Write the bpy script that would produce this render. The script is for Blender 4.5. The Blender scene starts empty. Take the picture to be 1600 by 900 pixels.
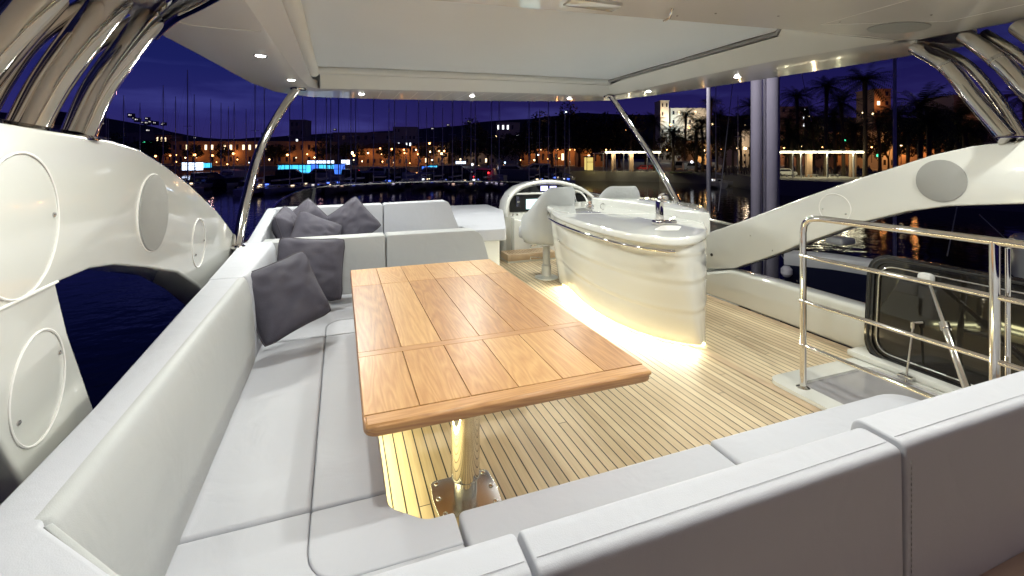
import bpy, bmesh, math, random
from mathutils import Vector, Matrix, noise
R = math.radians
rnd = random.Random(7)
SC = bpy.context.scene
COL = SC.collection

# ------------------------------------------------------------------ camera, sky, exposure
F, H, U0, V0 = 720.0, 1.5, 800.0, 245.0        # focal length in photo pixels, eye height over the deck, horizon row
PSI = math.atan(268 / 720.0)                   # the camera looks to starboard of the bow
SN, CS = math.sin(PSI), math.cos(PSI)
cam = bpy.data.cameras.new('camera')
cam.sensor_width = 36; cam.lens = 36 * F / 1600
cam.shift_y = -(450 - V0) / 1600
cam.clip_start = 0.05; cam.clip_end = 6000
camo = bpy.data.objects.new('camera', cam); COL.objects.link(camo)
camo.location = (0, 0, H); camo.rotation_euler = (R(90), 0, -PSI)
SC.camera = camo
SC.render.resolution_x, SC.render.resolution_y = 1024, 576

world = bpy.data.worlds.new('World'); SC.world = world
world.use_nodes = True
def build_sky():
    nt = world.node_tree; n = nt.nodes; l = nt.links
    n.clear()
    out = n.new('ShaderNodeOutputWorld'); bg = n.new('ShaderNodeBackground')
    tc = n.new('ShaderNodeTexCoord'); sep = n.new('ShaderNodeSeparateXYZ')
    l.new(tc.outputs['Generated'], sep.inputs[0])
    ramp = n.new('ShaderNodeValToRGB'); e = ramp.color_ramp.elements
    e[0].position = 0.0; e[0].color = (.045, .026, .13, 1)
    e[1].position = 1.0; e[1].color = (.001, .001, .008, 1)
    for p, c in ((.08, (.030, .022, .15, 1)), (.17, (.012, .011, .10, 1)), (.30, (.006, .006, .055, 1)), (.5, (.002, .002, .02, 1))):
        x = e.new(p); x.color = c
    l.new(sep.outputs['Z'], ramp.inputs[0])
    mp = n.new('ShaderNodeMapping'); mp.inputs['Scale'].default_value = (2.2, 2.2, 14)
    l.new(tc.outputs['Generated'], mp.inputs[0])
    ns = n.new('ShaderNodeTexNoise'); ns.inputs['Scale'].default_value = 1.6; ns.inputs['Detail'].default_value = 5
    l.new(mp.outputs[0], ns.inputs[0])
    cr = n.new('ShaderNodeValToRGB'); ce = cr.color_ramp.elements
    ce[0].position = .52; ce[0].color = (0, 0, 0, 1); ce[1].position = .80; ce[1].color = (.05, .055, .19, 1)
    l.new(ns.outputs['Fac'], cr.inputs[0])
    add = n.new('ShaderNodeMix'); add.data_type = 'RGBA'; add.blend_type = 'ADD'; add.inputs['Factor'].default_value = 1
    l.new(ramp.outputs[0], add.inputs['A']); l.new(cr.outputs[0], add.inputs['B'])
    dt = n.new('ShaderNodeVectorMath'); dt.operation = 'DOT_PRODUCT'; l.new(tc.outputs['Generated'], dt.inputs[0]); dt.inputs[1].default_value = (-.30, .945, .13)
    mr = n.new('ShaderNodeMapRange'); mr.interpolation_type = 'SMOOTHSTEP'; mr.inputs['From Min'].default_value = .84; mr.inputs['From Max'].default_value = 1.0; l.new(dt.outputs['Value'], mr.inputs['Value'])
    ad2 = n.new('ShaderNodeMix'); ad2.data_type = 'RGBA'; ad2.blend_type = 'ADD'; l.new(mr.outputs[0], ad2.inputs['Factor']); l.new(add.outputs['Result'], ad2.inputs['A']); ad2.inputs['B'].default_value = (.004, .010, .065, 1)
    l.new(ad2.outputs['Result'], bg.inputs[0]); bg.inputs[1].default_value = 0.5
    l.new(bg.outputs[0], out.inputs[0])
build_sky()
vs = SC.view_settings
vs.view_transform = 'Standard'; vs.look = 'None'; vs.gamma = 1; vs.exposure = 0.36
cy = SC.cycles
cy.use_denoising = True; cy.max_bounces = 7; cy.diffuse_bounces = 4; cy.glossy_bounces = 4
cy.transparent_max_bounces = 10; cy.transmission_bounces = 4; cy.sample_clamp_indirect = 4.0
cy.caustics_reflective = False; cy.caustics_refractive = False

DOWNLIGHT_W = 57.0
LED_S = 14.0

# ------------------------------------------------------------------ helpers
def at(u, v, D):
    "the place D metres in front of the camera plane that the photo shows at u, v"
    a = (u - U0) / F; b = (V0 - v) / F
    return Vector(((SN + a * CS) * D, (CS - a * SN) * D, H + b * D))
def zc(x):
    "height of the underside of the hardtop"
    return 2.2 + .035 * (x + .3)
ROOT = {}
def tag(o, label=None, cat=None, group=None, kind=None):
    if label: o['label'] = label
    if cat: o['category'] = cat
    if group: o['group'] = group
    if kind: o['kind'] = kind
    return o
def thing(name, label, cat, loc=(0, 0, 0), rz=0, group=None):
    o = bpy.data.objects.new(name, None); COL.objects.link(o)
    o.empty_display_size = .1
    o.location = loc; o.rotation_euler = (0, 0, rz)
    ROOT[o.name] = Vector(loc)
    return tag(o, label, cat, group)
def finish(name, bm, mat, parent=None, smooth=35, local=False):
    "one mesh object; world coordinates are moved into the parent's space unless local"
    if parent is not None and not local:
        off = ROOT.get(parent.name)
        if off is None: off = Vector((0, 0, 0))
        bmesh.ops.translate(bm, verts=bm.verts, vec=-off)
    me = bpy.data.meshes.new(name); bm.normal_update(); bm.to_mesh(me); bm.free()
    if smooth is not None:
        me.polygons.foreach_set('use_smooth', [True] * len(me.polygons))
        if smooth < 170: me.set_sharp_from_angle(angle=R(smooth))
    for m in (mat if isinstance(mat, (list, tuple)) else [mat]): me.materials.append(m)
    o = bpy.data.objects.new(name, me); COL.objects.link(o)
    if parent is not None:
        o.parent = parent
        ROOT[o.name] = Vector((0, 0, 0)) if local else ROOT.get(parent.name, Vector((0, 0, 0)))
    return o
def place(o, loc):
    "give a parentless mesh an origin at its base"
    loc = Vector(loc); o.data.transform(Matrix.Translation(-loc)); o.location = loc; ROOT[o.name] = loc
    return o
def B(): return bmesh.new()
def face(bm, pts, mi=0):
    f = bm.faces.new([bm.verts.new(p) for p in pts]); f.material_index = mi
    return f
def box(bm, x0, x1, y0, y1, z0, z1, bev=0, seg=2, M=None):
    t = B() if bev or M else bm
    vs_ = [t.verts.new(p) for p in ((x0,y0,z0),(x1,y0,z0),(x1,y1,z0),(x0,y1,z0),(x0,y0,z1),(x1,y0,z1),(x1,y1,z1),(x0,y1,z1))]
    for q in ((3,2,1,0),(4,5,6,7),(0,1,5,4),(1,2,6,5),(2,3,7,6),(3,0,4,7)): t.faces.new([vs_[i] for i in q])
    if t is not bm:
        if bev: bmesh.ops.bevel(t, geom=t.edges[:], offset=bev, segments=seg, profile=.5, affect='EDGES')
        if M is not None: bmesh.ops.transform(t, matrix=M, verts=t.verts)
        join(bm, t)
    return bm
def join(bm, t):
    me = bpy.data.meshes.new('tmp'); t.to_mesh(me); t.free(); bm.from_mesh(me); bpy.data.meshes.remove(me)
def roundpoly(pts, rads, n=6):
    "2D outline with filleted corners"
    out = []; N = len(pts)
    if not isinstance(rads, (list, tuple)): rads = [rads] * N
    for i in range(N):
        p = Vector(pts[i]).to_2d(); a = Vector(pts[i-1]).to_2d(); b = Vector(pts[(i+1) % N]).to_2d(); r = rads[i]
        if r <= 0: out.append(p); continue
        da = (a - p).normalized(); db = (b - p).normalized()
        ang = math.acos(max(-1, min(1, da.dot(db))))
        if ang > 3.1: out.append(p); continue
        t = min(r / math.tan(ang / 2), (a-p).length * .49, (b-p).length * .49)
        s = p + da * t; e = p + db * t
        for k in range(n + 1):
            w = k / n; out.append(s * (1-w)**2 + p * 2*w*(1-w) + e * w*w)
    return out
def prism(bm, outline, d0, d1, axis='z', bev=0, seg=3, holes=None):
    "outline (2D) pushed from d0 to d1 along an axis; bev rounds the two rims"
    f3 = {'z': lambda a, b, d: (a, b, d), 'y': lambda a, b, d: (a, d, b), 'x': lambda a, b, d: (d, a, b)}[axis]
    t = B(); n = len(outline)
    lo = [t.verts.new(f3(p[0], p[1], d0)) for p in outline]; hi = [t.verts.new(f3(p[0], p[1], d1)) for p in outline]
    fl = t.faces.new(lo[::-1]); fh = t.faces.new(hi)
    for i in range(n): t.faces.new((lo[i], lo[(i+1) % n], hi[(i+1) % n], hi[i]))
    bmesh.ops.recalc_face_normals(t, faces=t.faces)
    if bev:
        ed = list(set(list(fl.edges) + list(fh.edges)))
        bmesh.ops.bevel(t, geom=ed, offset=bev, segments=seg, profile=.5, affect='EDGES', clamp_overlap=True)
    join(bm, t); return bm
def catmull(pts, sub=6, closed=False):
    P = [Vector(p) for p in pts]; out = []; n = len(P)
    rng = n if closed else n - 1
    for i in range(rng):
        p0 = P[i-1] if (i > 0 or closed) else P[0]*2-P[1]
        p1 = P[i]; p2 = P[(i+1) % n]
        p3 = P[(i+2) % n] if (i+2 < n or closed) else p2*2-p1
        for k in range(sub):
            t = k / sub
            out.append(.5*((2*p1)+(p2-p0)*t+(2*p0-5*p1+4*p2-p3)*t*t+(3*p1-p0-3*p2+p3)*t**3))
    if not closed: out.append(P[-1])
    return out
def tube(bm, pts, r, seg=10, closed=False, cap=True, flat=None):
    "round (or oval: flat = (width direction, factor)) tube along pts; r a number or one per point"
    P = [Vector(p) for p in pts]; n = len(P)
    rr = r if isinstance(r, (list, tuple)) else [r] * n
    rings = []; up = None
    for i in range(n):
        a = P[i-1] if (i > 0 or closed) else P[i]; b = P[(i+1) % n] if (i < n-1 or closed) else P[i]
        d = (b - a).normalized()
        if up is None:
            up = Vector((0, 0, 1)) if abs(d.z) < .9 else Vector((1, 0, 0))
        if flat: up = Vector(flat[0])
        s = d.cross(up).normalized(); up = s.cross(d).normalized()
        fw = flat[1] if flat else 1
        rings.append([bm.verts.new(P[i] + (up*fw*math.cos(q) + s*math.sin(q))*rr[i]) for q in (2*math.pi*k/seg for k in range(seg))])
    for i in range(n if closed else n-1):
        A, C = rings[i], rings[(i+1) % n]
        for k in range(seg): bm.faces.new((A[k], A[(k+1) % seg], C[(k+1) % seg], C[k]))
    if cap and not closed:
        bm.faces.new(rings[0][::-1]); bm.faces.new(rings[-1])
    return bm
def lathe(bm, prof, c=(0, 0, 0), seg=20, M=None):
    t = B(); rings = []
    for r, z in prof:
        rings.append([t.verts.new((r*math.cos(2*math.pi*k/seg), r*math.sin(2*math.pi*k/seg), z)) for k in range(seg)])
    for A, C in zip(rings, rings[1:]):
        for k in range(seg): t.faces.new((A[k], A[(k+1) % seg], C[(k+1) % seg], C[k]))
    t.faces.new(rings[0][::-1]); t.faces.new(rings[-1])
    if M is not None: bmesh.ops.transform(t, matrix=M, verts=t.verts)
    bmesh.ops.translate(t, verts=t.verts, vec=c); join(bm, t); return bm
def strip(bm, A, C, mi=0):
    a = [bm.verts.new(p) for p in A]; c = [bm.verts.new(p) for p in C]
    for i in range(len(a)-1):
        f = bm.faces.new((a[i], a[i+1], c[i+1], c[i])); f.material_index = mi
def copy_tree(o, parent=None, **kw):
    c = o.copy(); COL.objects.link(c)
    if parent is not None: c.parent = parent
    for ch in [x for x in o.children]: copy_tree(ch, c)
    return c
ORD = ['first', 'second', 'third', 'fourth', 'fifth', 'sixth', 'seventh', 'eighth', 'ninth', 'tenth', 'eleventh', 'twelfth', 'thirteenth',
       'fourteenth', 'fifteenth', 'sixteenth', 'seventeenth', 'eighteenth', 'nineteenth', 'twentieth', 'twenty-first', 'twenty-second',
       'twenty-third', 'twenty-fourth', 'twenty-fifth', 'twenty-sixth', 'twenty-seventh', 'twenty-eighth', 'twenty-ninth', 'thirtieth'] + ['thirty-' + x for x in ('first', 'second', 'third', 'fourth', 'fifth', 'sixth', 'seventh', 'eighth', 'ninth')] + ['fortieth'] + ['forty-' + x for x in ('first', 'second', 'third', 'fourth', 'fifth', 'sixth', 'seventh', 'eighth', 'ninth')]
def rot_to(nrm, roll=0):
    "matrix whose Z points along nrm"
    z = Vector(nrm).normalized(); x = Vector((0, 0, 1)).cross(z)
    x = x.normalized() if x.length > .01 else Vector((1, 0, 0)); y = z.cross(x)
    M = Matrix((x, y, z)).transposed().to_4x4()
    return M @ Matrix.Rotation(roll, 4, 'Z')

# ------------------------------------------------------------------ materials
def mat(name, col, rough=.5, metal=0, coat=0, emit=None, es=0, spec=.5, bump=0, bscale=50, vary=0, vscale=3, sample=True, coat_r=.03):
    m = bpy.data.materials.new(name); m.use_nodes = True
    nt = m.node_tree; b = nt.nodes['Principled BSDF']; l = nt.links
    b.inputs['Base Color'].default_value = (*col, 1); b.inputs['Roughness'].default_value = rough
    b.inputs['Metallic'].default_value = metal; b.inputs['Coat Weight'].default_value = coat; b.inputs['Coat Roughness'].default_value = coat_r
    b.inputs['Specular IOR Level'].default_value = spec
    if emit: b.inputs['Emission Color'].default_value = (*emit, 1); b.inputs['Emission Strength'].default_value = es
    tc = nt.nodes.new('ShaderNodeTexCoord')
    if vary:
        ns = nt.nodes.new('ShaderNodeTexNoise'); ns.inputs['Scale'].default_value = vscale; ns.inputs['Detail'].default_value = 6
        l.new(tc.outputs['Object'], ns.inputs['Vector'])
        mx = nt.nodes.new('ShaderNodeMix'); mx.data_type = 'RGBA'
        mx.inputs['A'].default_value = (*[c*(1-vary) for c in col], 1); mx.inputs['B'].default_value = (*[min(1, c*(1+vary)) for c in col], 1)
        l.new(ns.outputs['Fac'], mx.inputs['Factor']); l.new(mx.outputs['Result'], b.inputs['Base Color'])
        mr = nt.nodes.new('ShaderNodeMapRange'); mr.inputs['From Min'].default_value = .3; mr.inputs['From Max'].default_value = .7
        mr.inputs['To Min'].default_value = rough*.85; mr.inputs['To Max'].default_value = min(1, rough*1.2)
        l.new(ns.outputs['Fac'], mr.inputs['Value']); l.new(mr.outputs[0], b.inputs['Roughness'])
    if bump:
        n2 = nt.nodes.new('ShaderNodeTexNoise'); n2.inputs['Scale'].default_value = bscale; n2.inputs['Detail'].default_value = 4
        l.new(tc.outputs['Object'], n2.inputs['Vector'])
        bp = nt.nodes.new('ShaderNodeBump'); bp.inputs['Strength'].default_value = bump; bp.inputs['Distance'].default_value = .01
        l.new(n2.outputs['Fac'], bp.inputs['Height']); l.new(bp.outputs[0], b.inputs['Normal'])
    if emit and not sample: m.cycles.emission_sampling = 'NONE'
    return m
M = {}
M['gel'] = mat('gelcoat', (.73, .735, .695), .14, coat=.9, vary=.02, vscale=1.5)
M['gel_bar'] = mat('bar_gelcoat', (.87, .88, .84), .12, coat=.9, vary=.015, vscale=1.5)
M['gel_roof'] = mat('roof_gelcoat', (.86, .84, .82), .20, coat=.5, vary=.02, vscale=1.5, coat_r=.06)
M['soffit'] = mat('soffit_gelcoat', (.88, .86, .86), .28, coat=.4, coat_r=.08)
M['headliner'] = mat('headliner', (.78, .82, .87), .55, vary=.04, vscale=2, bump=.25, bscale=4)
M['trim'] = mat('vinyl_trim', (.84, .83, .80), .45)
M['piping'] = mat('dark_piping', (.16, .15, .15), .6)
M['stitch'] = mat('stitch_thread', (.42, .42, .46), .8)
M['seam'] = mat('seam_grey', (.22, .21, .21), .8)  # even dark grey of the gap seal
M['chrome'] = mat('polished_steel', (.80, .77, .73), .07, metal=1, vary=.03, vscale=8)
M['steel'] = mat('satin_steel', (.62, .61, .60), .22, metal=1)
M['speaker'] = mat('speaker_mesh', (.36, .36, .345), .7, bump=.6, bscale=500)
M['black'] = mat('black_rubber', (.012, .012, .012), .35)
M['gloss_black'] = mat('gloss_black', (.01, .01, .012), .06, coat=.5)
M['pillow'] = mat('pillow_cloth', (.070, .065, .088), .85, vary=.05, vscale=9, bump=.35, bscale=260)
M['pillow_edge'] = mat('pillow_piping', (.06, .052, .065), .8)
M['tan'] = mat('tan_gelcoat', (.62, .47, .38), .4, coat=.3)
M['screen'] = mat('lit_screen', (.1, .1, .2), .2, emit=(.45, .42, 1), es=3.5)
M['screen2'] = mat('chart_screen', (.1, .2, .2), .2, emit=(.55, .85, .85), es=1.6)
M['led'] = mat('led_strip', (1, 1, .8), .4, emit=(1, .97, .55), es=LED_S)
M['lens'] = mat('downlight_lens', (1, 1, 1), .3, emit=(1, .97, .95), es=26, sample=False)

def leather(name, col):
    m = mat(name, col, .52, vary=.035, vscale=2.2, spec=.35)
    nt = m.node_tree; l = nt.links; b = nt.nodes['Principled BSDF']; tc = [x for x in nt.nodes if x.type == 'TEX_COORD'][0]
    vo = nt.nodes.new('ShaderNodeTexVoronoi'); vo.inputs['Scale'].default_value = 420
    n1 = nt.nodes.new('ShaderNodeTexNoise'); n1.inputs['Scale'].default_value = 5; n1.inputs['Detail'].default_value = 3; n1.inputs['Distortion'].default_value = .6
    l.new(tc.outputs['Object'], vo.inputs['Vector']); l.new(tc.outputs['Object'], n1.inputs['Vector'])
    b1 = nt.nodes.new('ShaderNodeBump'); b1.inputs['Strength'].default_value = .12; b1.inputs['Distance'].default_value = .002
    b2 = nt.nodes.new('ShaderNodeBump'); b2.inputs['Strength'].default_value = .35; b2.inputs['Distance'].default_value = .02
    l.new(vo.outputs['Distance'], b1.inputs['Height']); l.new(n1.outputs['Fac'], b2.inputs['Height'])
    l.new(b2.outputs[0], b1.inputs['Normal']); l.new(b1.outputs[0], b.inputs['Normal'])
    return m
M['vinyl'] = leather('seat_vinyl', (.455, .465, .51))
M['teak_pale'] = mat('pale_teak', (.50, .37, .24), .5, vary=.2, vscale=12)
M['vinyl_warm'] = leather('back_vinyl', (.42, .43, .435))

def mnode(nt, op, a, b=None, c=None):
    n = nt.nodes.new('ShaderNodeMath'); n.operation = op
    for i, x in enumerate((a, b, c)):
        if x is None: continue
        if isinstance(x, (int, float)): n.inputs[i].default_value = x
        else: nt.links.new(x, n.inputs[i])
    return n.outputs[0]
def teak_deck():
    m = bpy.data.materials.new('teak_deck'); m.use_nodes = True; nt = m.node_tree; l = nt.links; b = nt.nodes['Principled BSDF']
    tc = nt.nodes.new('ShaderNodeTexCoord'); sp = nt.nodes.new('ShaderNodeSeparateXYZ'); l.new(tc.outputs['Object'], sp.inputs[0])
    pitch = .052
    sx = mnode(nt, 'DIVIDE', sp.outputs['X'], pitch); cell = mnode(nt, 'FLOOR', sx); fr = mnode(nt, 'FRACT', sx)
    wn = nt.nodes.new('ShaderNodeTexWhiteNoise'); wn.noise_dimensions = '1D'; l.new(cell, wn.inputs['W'])
    yy = mnode(nt, 'DIVIDE', mnode(nt, 'ADD', sp.outputs['Y'], mnode(nt, 'MULTIPLY', wn.outputs['Value'], 13.0)), 7.0)
    yc = mnode(nt, 'FLOOR', yy); yf = mnode(nt, 'FRACT', yy)
    c1 = mnode(nt, 'LESS_THAN', fr, .12); c2 = mnode(nt, 'LESS_THAN', yf, .0006)
    caulk = mnode(nt, 'MAXIMUM', c1, c2)
    cb = nt.nodes.new('ShaderNodeCombineXYZ'); l.new(cell, cb.inputs[0]); l.new(yc, cb.inputs[1])
    wn2 = nt.nodes.new('ShaderNodeTexWhiteNoise'); wn2.noise_dimensions = '2D'; l.new(cb.outputs[0], wn2.inputs['Vector'])
    mp = nt.nodes.new('ShaderNodeMapping'); mp.inputs['Scale'].default_value = (90, 4, 1); l.new(tc.outputs['Object'], mp.inputs[0])
    ns = nt.nodes.new('ShaderNodeTexNoise'); ns.inputs['Scale'].default_value = 1; ns.inputs['Detail'].default_value = 6; l.new(mp.outputs[0], ns.inputs['Vector'])
    ns3 = nt.nodes.new('ShaderNodeTexNoise'); ns3.inputs['Scale'].default_value = 1.3; ns3.inputs['Detail'].default_value = 3; l.new(tc.outputs['Object'], ns3.inputs['Vector'])
    t = mnode(nt, 'ADD', mnode(nt, 'ADD', mnode(nt, 'MULTIPLY', wn2.outputs['Value'], .22), .10), mnode(nt, 'ADD', mnode(nt, 'MULTIPLY', ns.outputs['Fac'], .35), mnode(nt, 'MULTIPLY', ns3.outputs['Fac'], .55)))
    rp = nt.nodes.new('ShaderNodeValToRGB'); e = rp.color_ramp.elements
    e[0].position = .35; e[0].color = (.40, .28, .16, 1); e[1].position = .95; e[1].color = (.82, .69, .46, 1)
    l.new(t, rp.inputs[0])
    mx = nt.nodes.new('ShaderNodeMix'); mx.data_type = 'RGBA'; l.new(caulk, mx.inputs['Factor']); l.new(rp.outputs[0], mx.inputs['A'])
    mx.inputs['B'].default_value = (.025, .02, .018, 1); l.new(mx.outputs['Result'], b.inputs['Base Color'])
    b.inputs['Roughness'].default_value = .5
    bp = nt.nodes.new('ShaderNodeBump'); bp.inputs['Strength'].default_value = .5; bp.inputs['Distance'].default_value = .002
    l.new(mnode(nt, 'SUBTRACT', mnode(nt, 'MULTIPLY', ns.outputs['Fac'], .3), caulk), bp.inputs['Height']); l.new(bp.outputs[0], b.inputs['Normal'])
    return m
M['deck'] = teak_deck()
def teak_wood(name, along='Y'):
    m = bpy.data.materials.new(name); m.use_nodes = True; nt = m.node_tree; l = nt.links; b = nt.nodes['Principled BSDF']
    tc = nt.nodes.new('ShaderNodeTexCoord'); at_ = nt.nodes.new('ShaderNodeAttribute'); at_.attribute_name = 'board'
    sc = (14, 1.1, 14) if along == 'Y' else (1.1, 14, 14)
    mp = nt.nodes.new('ShaderNodeMapping'); mp.inputs['Scale'].default_value = sc
    off = nt.nodes.new('ShaderNodeVectorMath'); off.operation = 'MULTIPLY_ADD'
    l.new(at_.outputs['Fac'], off.inputs[0]); off.inputs[1].default_value = (7.3, 13.1, 3.7); l.new(tc.outputs['Object'], off.inputs[2])
    l.new(off.outputs[0], mp.inputs[0])
    n1 = nt.nodes.new('ShaderNodeTexNoise'); n1.inputs['Scale'].default_value = .7; n1.inputs['Detail'].default_value = 2; n1.inputs['Distortion'].default_value = .5
    l.new(mp.outputs[0], n1.inputs['Vector'])
    rings = mnode(nt, 'FRACT', mnode(nt, 'MULTIPLY', n1.outputs['Fac'], 15))
    rings = mnode(nt, 'MULTIPLY', mnode(nt, 'PINGPONG', rings, .5), 2)
    mp2 = nt.nodes.new('ShaderNodeMapping'); mp2.inputs['Scale'].default_value = [s*9 for s in sc]; l.new(off.outputs[0], mp2.inputs[0])
    n2 = nt.nodes.new('ShaderNodeTexNoise'); n2.inputs['Scale'].default_value = 1; n2.inputs['Detail'].default_value = 4; l.new(mp2.outputs[0], n2.inputs['Vector'])
    t = mnode(nt, 'ADD', mnode(nt, 'MULTIPLY', rings, .24), mnode(nt, 'ADD', mnode(nt, 'MULTIPLY', n2.outputs['Fac'], .45), mnode(nt, 'MULTIPLY', mnode(nt, 'FRACT', mnode(nt, 'MULTIPLY', at_.outputs['Fac'], 5.37)), .44)))
    rp = nt.nodes.new('ShaderNodeValToRGB'); e = rp.color_ramp.elements
    e[0].position = .1; e[0].color = (.28, .12, .045, 1); e[1].position = .95; e[1].color = (.63, .375, .155, 1)
    x = e.new(.5); x.color = (.46, .235, .085, 1)
    l.new(t, rp.inputs[0]); l.new(rp.outputs[0], b.inputs['Base Color'])
    b.inputs['Roughness'].default_value = .42; b.inputs['Coat Weight'].default_value = .15; b.inputs['Coat Roughness'].default_value = .25
    bp = nt.nodes.new('ShaderNodeBump'); bp.inputs['Strength'].default_value = .15; bp.inputs['Distance'].default_value = .003
    l.new(n2.outputs['Fac'], bp.inputs['Height']); l.new(bp.outputs[0], b.inputs['Normal'])
    return m
M['wood'] = teak_wood('table_teak'); M['wood_x'] = teak_wood('table_teak_cross', 'X')
def tinted(name, tint, fac, rough=.02):
    m = bpy.data.materials.new(name); m.use_nodes = True; nt = m.node_tree; l = nt.links; nt.nodes.clear()
    o = nt.nodes.new('ShaderNodeOutputMaterial'); tr = nt.nodes.new('ShaderNodeBsdfTransparent'); tr.inputs[0].default_value = (*tint, 1)
    gl = nt.nodes.new('ShaderNodeBsdfGlossy'); gl.inputs['Roughness'].default_value = rough; gl.inputs[0].default_value = (.9, .9, .9, 1)
    fr = nt.nodes.new('ShaderNodeFresnel'); fr.inputs[0].default_value = 1.5
    mm = mnode(nt, 'MULTIPLY', fr.outputs[0], fac)
    mx = nt.nodes.new('ShaderNodeMixShader'); l.new(mm, mx.inputs[0]); l.new(tr.outputs[0], mx.inputs[1]); l.new(gl.outputs[0], mx.inputs[2])
    l.new(mx.outputs[0], o.inputs[0]); return m
M['tint'] = tinted('tinted_glass', (.30, .26, .34), .3)
M['clear'] = tinted('clear_glass', (.8, .8, .8), 1)
M['hatch_glass'] = mat('hatch_glass', (.014, .012, .009), .03, spec=.55)
M['well'] = mat('hatch_cover', (.36, .35, .36), .16, coat=.7, vary=.1, vscale=3)
# town materials
M['quay'] = mat('quay_stone', (.34, .32, .28), .8, vary=.2, vscale=.3)
M['hill'] = mat('hill_scrub', (.035, .03, .04), .9, vary=.3, vscale=.01)
M['wall_dark'] = mat('plaster_grey', (.30, .26, .27), .9, vary=.15, vscale=.3)
M['wall_tan'] = mat('plaster_ochre', (.42, .27, .17), .9, vary=.15, vscale=.3)
M['wall_pale'] = mat('pale_stone', (.55, .5, .42), .9, vary=.2, vscale=.2)
M['roof'] = mat('clay_roof', (.16, .08, .06), .9, vary=.2, vscale=.5)
M['win_dark'] = mat('dark_window', (.02, .02, .03), .15)
M['win_lit'] = mat('lit_window', (.5, .4, .3), .5, emit=(1, .75, .45), es=2.2, sample=False)
M['win_far'] = mat('far_lit_window', (.5, .5, .5), .5, emit=(.9, .85, .8), es=.9, sample=False)
M['win_white'] = mat('white_lit_window', (.5, .5, .5), .5, emit=(.9, .95, 1), es=2.2, sample=False)
M['globe_o'] = mat('orange_globe', (1, .6, .3), .5, emit=(1, .42, .13), es=9, sample=False)
M['globe_w'] = mat('warm_globe', (1, .9, .7), .5, emit=(1, .72, .36), es=9, sample=False)
M['globe_c'] = mat('cool_globe', (.7, .8, 1), .5, emit=(.55, .8, 1), es=6, sample=False)
M['cyan_panel'] = mat('cyan_lit_panel', (.1, .5, .8), .4, emit=(.06, .50, .85), es=1.5)
M['blue_panel'] = mat('blue_lit_panel', (.1, .2, .8), .4, emit=(.05, .16, .75), es=1.3)
M['white_panel'] = mat('white_lit_panel', (.8, .8, 1), .4, emit=(.62, .75, 1), es=2.4)
M['yellow_panel'] = mat('yellow_lit_panel', (.8, .7, .3), .4, emit=(.8, .62, .18), es=.8)
M['strip_light'] = mat('pavilion_strip_light', (1, 1, .8), .4, emit=(1, .92, .62), es=9)
M['red_lamp'] = mat('red_lamp', (1, .05, .05), .4, emit=(1, .03, .04), es=4, sample=False)
M['blue_lamp'] = mat('blue_lamp', (.1, .2, 1), .4, emit=(.1, .2, 1), es=2.5, sample=False)
M['green_lamp'] = mat('green_lamp', (.05, 1, .2), .4, emit=(.05, .8, .35), es=3, sample=False)
M['hull_w'] = mat('white_hull', (.6, .6, .62), .3, coat=.3)
M['hull_b'] = mat('blue_hull', (.010, .012, .035), .3, coat=.3)
M['mast'] = mat('mast_alloy', (.80, .78, .80), .5)
M['wire'] = mat('rigging_wire', (.35, .35, .36), .4, metal=.5)
M['bark'] = mat('palm_bark', (.13, .095, .06), .95, bump=.6, bscale=12)
M['frond'] = mat('palm_frond', (.055, .065, .022), .6, vary=.35, vscale=.6)
M['leaf'] = mat('tree_leaf', (.05, .055, .025), .7, vary=.4, vscale=.4)
M['grass'] = mat('lawn', (.07, .10, .03), .9, vary=.3, vscale=1)
M['people'] = mat('clothes', (.10, .08, .09), .9, vary=.6, vscale=.35)
M['paint_w'] = mat('white_paint', (.6, .6, .58), .3, coat=.4)
M['paint_r'] = mat('red_paint', (.45, .03, .02), .3, coat=.4)
M['paint_d'] = mat('dark_paint', (.04, .04, .06), .25, coat=.4)
M['canvas'] = mat('grey_sailcloth', (.62, .60, .66), .8, vary=.12, vscale=1.2, bump=.5, bscale=3)
def water_mat():
    m = bpy.data.materials.new('harbour_water'); m.use_nodes = True; nt = m.node_tree; l = nt.links; b = nt.nodes['Principled BSDF']
    b.inputs['Base Color'].default_value = (.002, .0025, .006, 1); b.inputs['Roughness'].default_value = .05; b.inputs['IOR'].default_value = 1.33
    tc = nt.nodes.new('ShaderNodeTexCoord'); n1 = nt.nodes.new('ShaderNodeTexNoise'); n1.inputs['Scale'].default_value = .8; n1.inputs['Detail'].default_value = 4
    l.new(tc.outputs['Object'], n1.inputs['Vector'])
    bp = nt.nodes.new('ShaderNodeBump'); bp.inputs['Strength'].default_value = .35; bp.inputs['Distance'].default_value = .12
    l.new(n1.outputs['Fac'], bp.inputs['Height']); l.new(bp.outputs[0], b.inputs['Normal']); return m
M['water'] = water_mat()

# ------------------------------------------------------------------ the yacht: deck
WATER_Z = -4.9
def build_deck():
    bm = B()
    out = [(-.70, -1.5), (3.74, -1.5), (3.74, 6.4), (3.3, 7.6), (1.54, 8.2), (-.2, 7.6), (-.70, 6.4)]
    prism(bm, out, -.12, 0, 'z')
    o = finish('deck', bm, M['deck'], smooth=None); tag(o, kind='structure')
    # hull sides of the yacht below the deck
    t = thing('yacht_hull', 'white superstructure of the yacht carrying the teak flybridge deck', 'yacht hull', (1.54, 3, WATER_Z))
    bm = B(); box(bm, -.9, 4.0, -1.6, 8.6, WATER_Z - .3, -.13, .1); finish('hull', bm, M['gel'], t)
build_deck()

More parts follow.
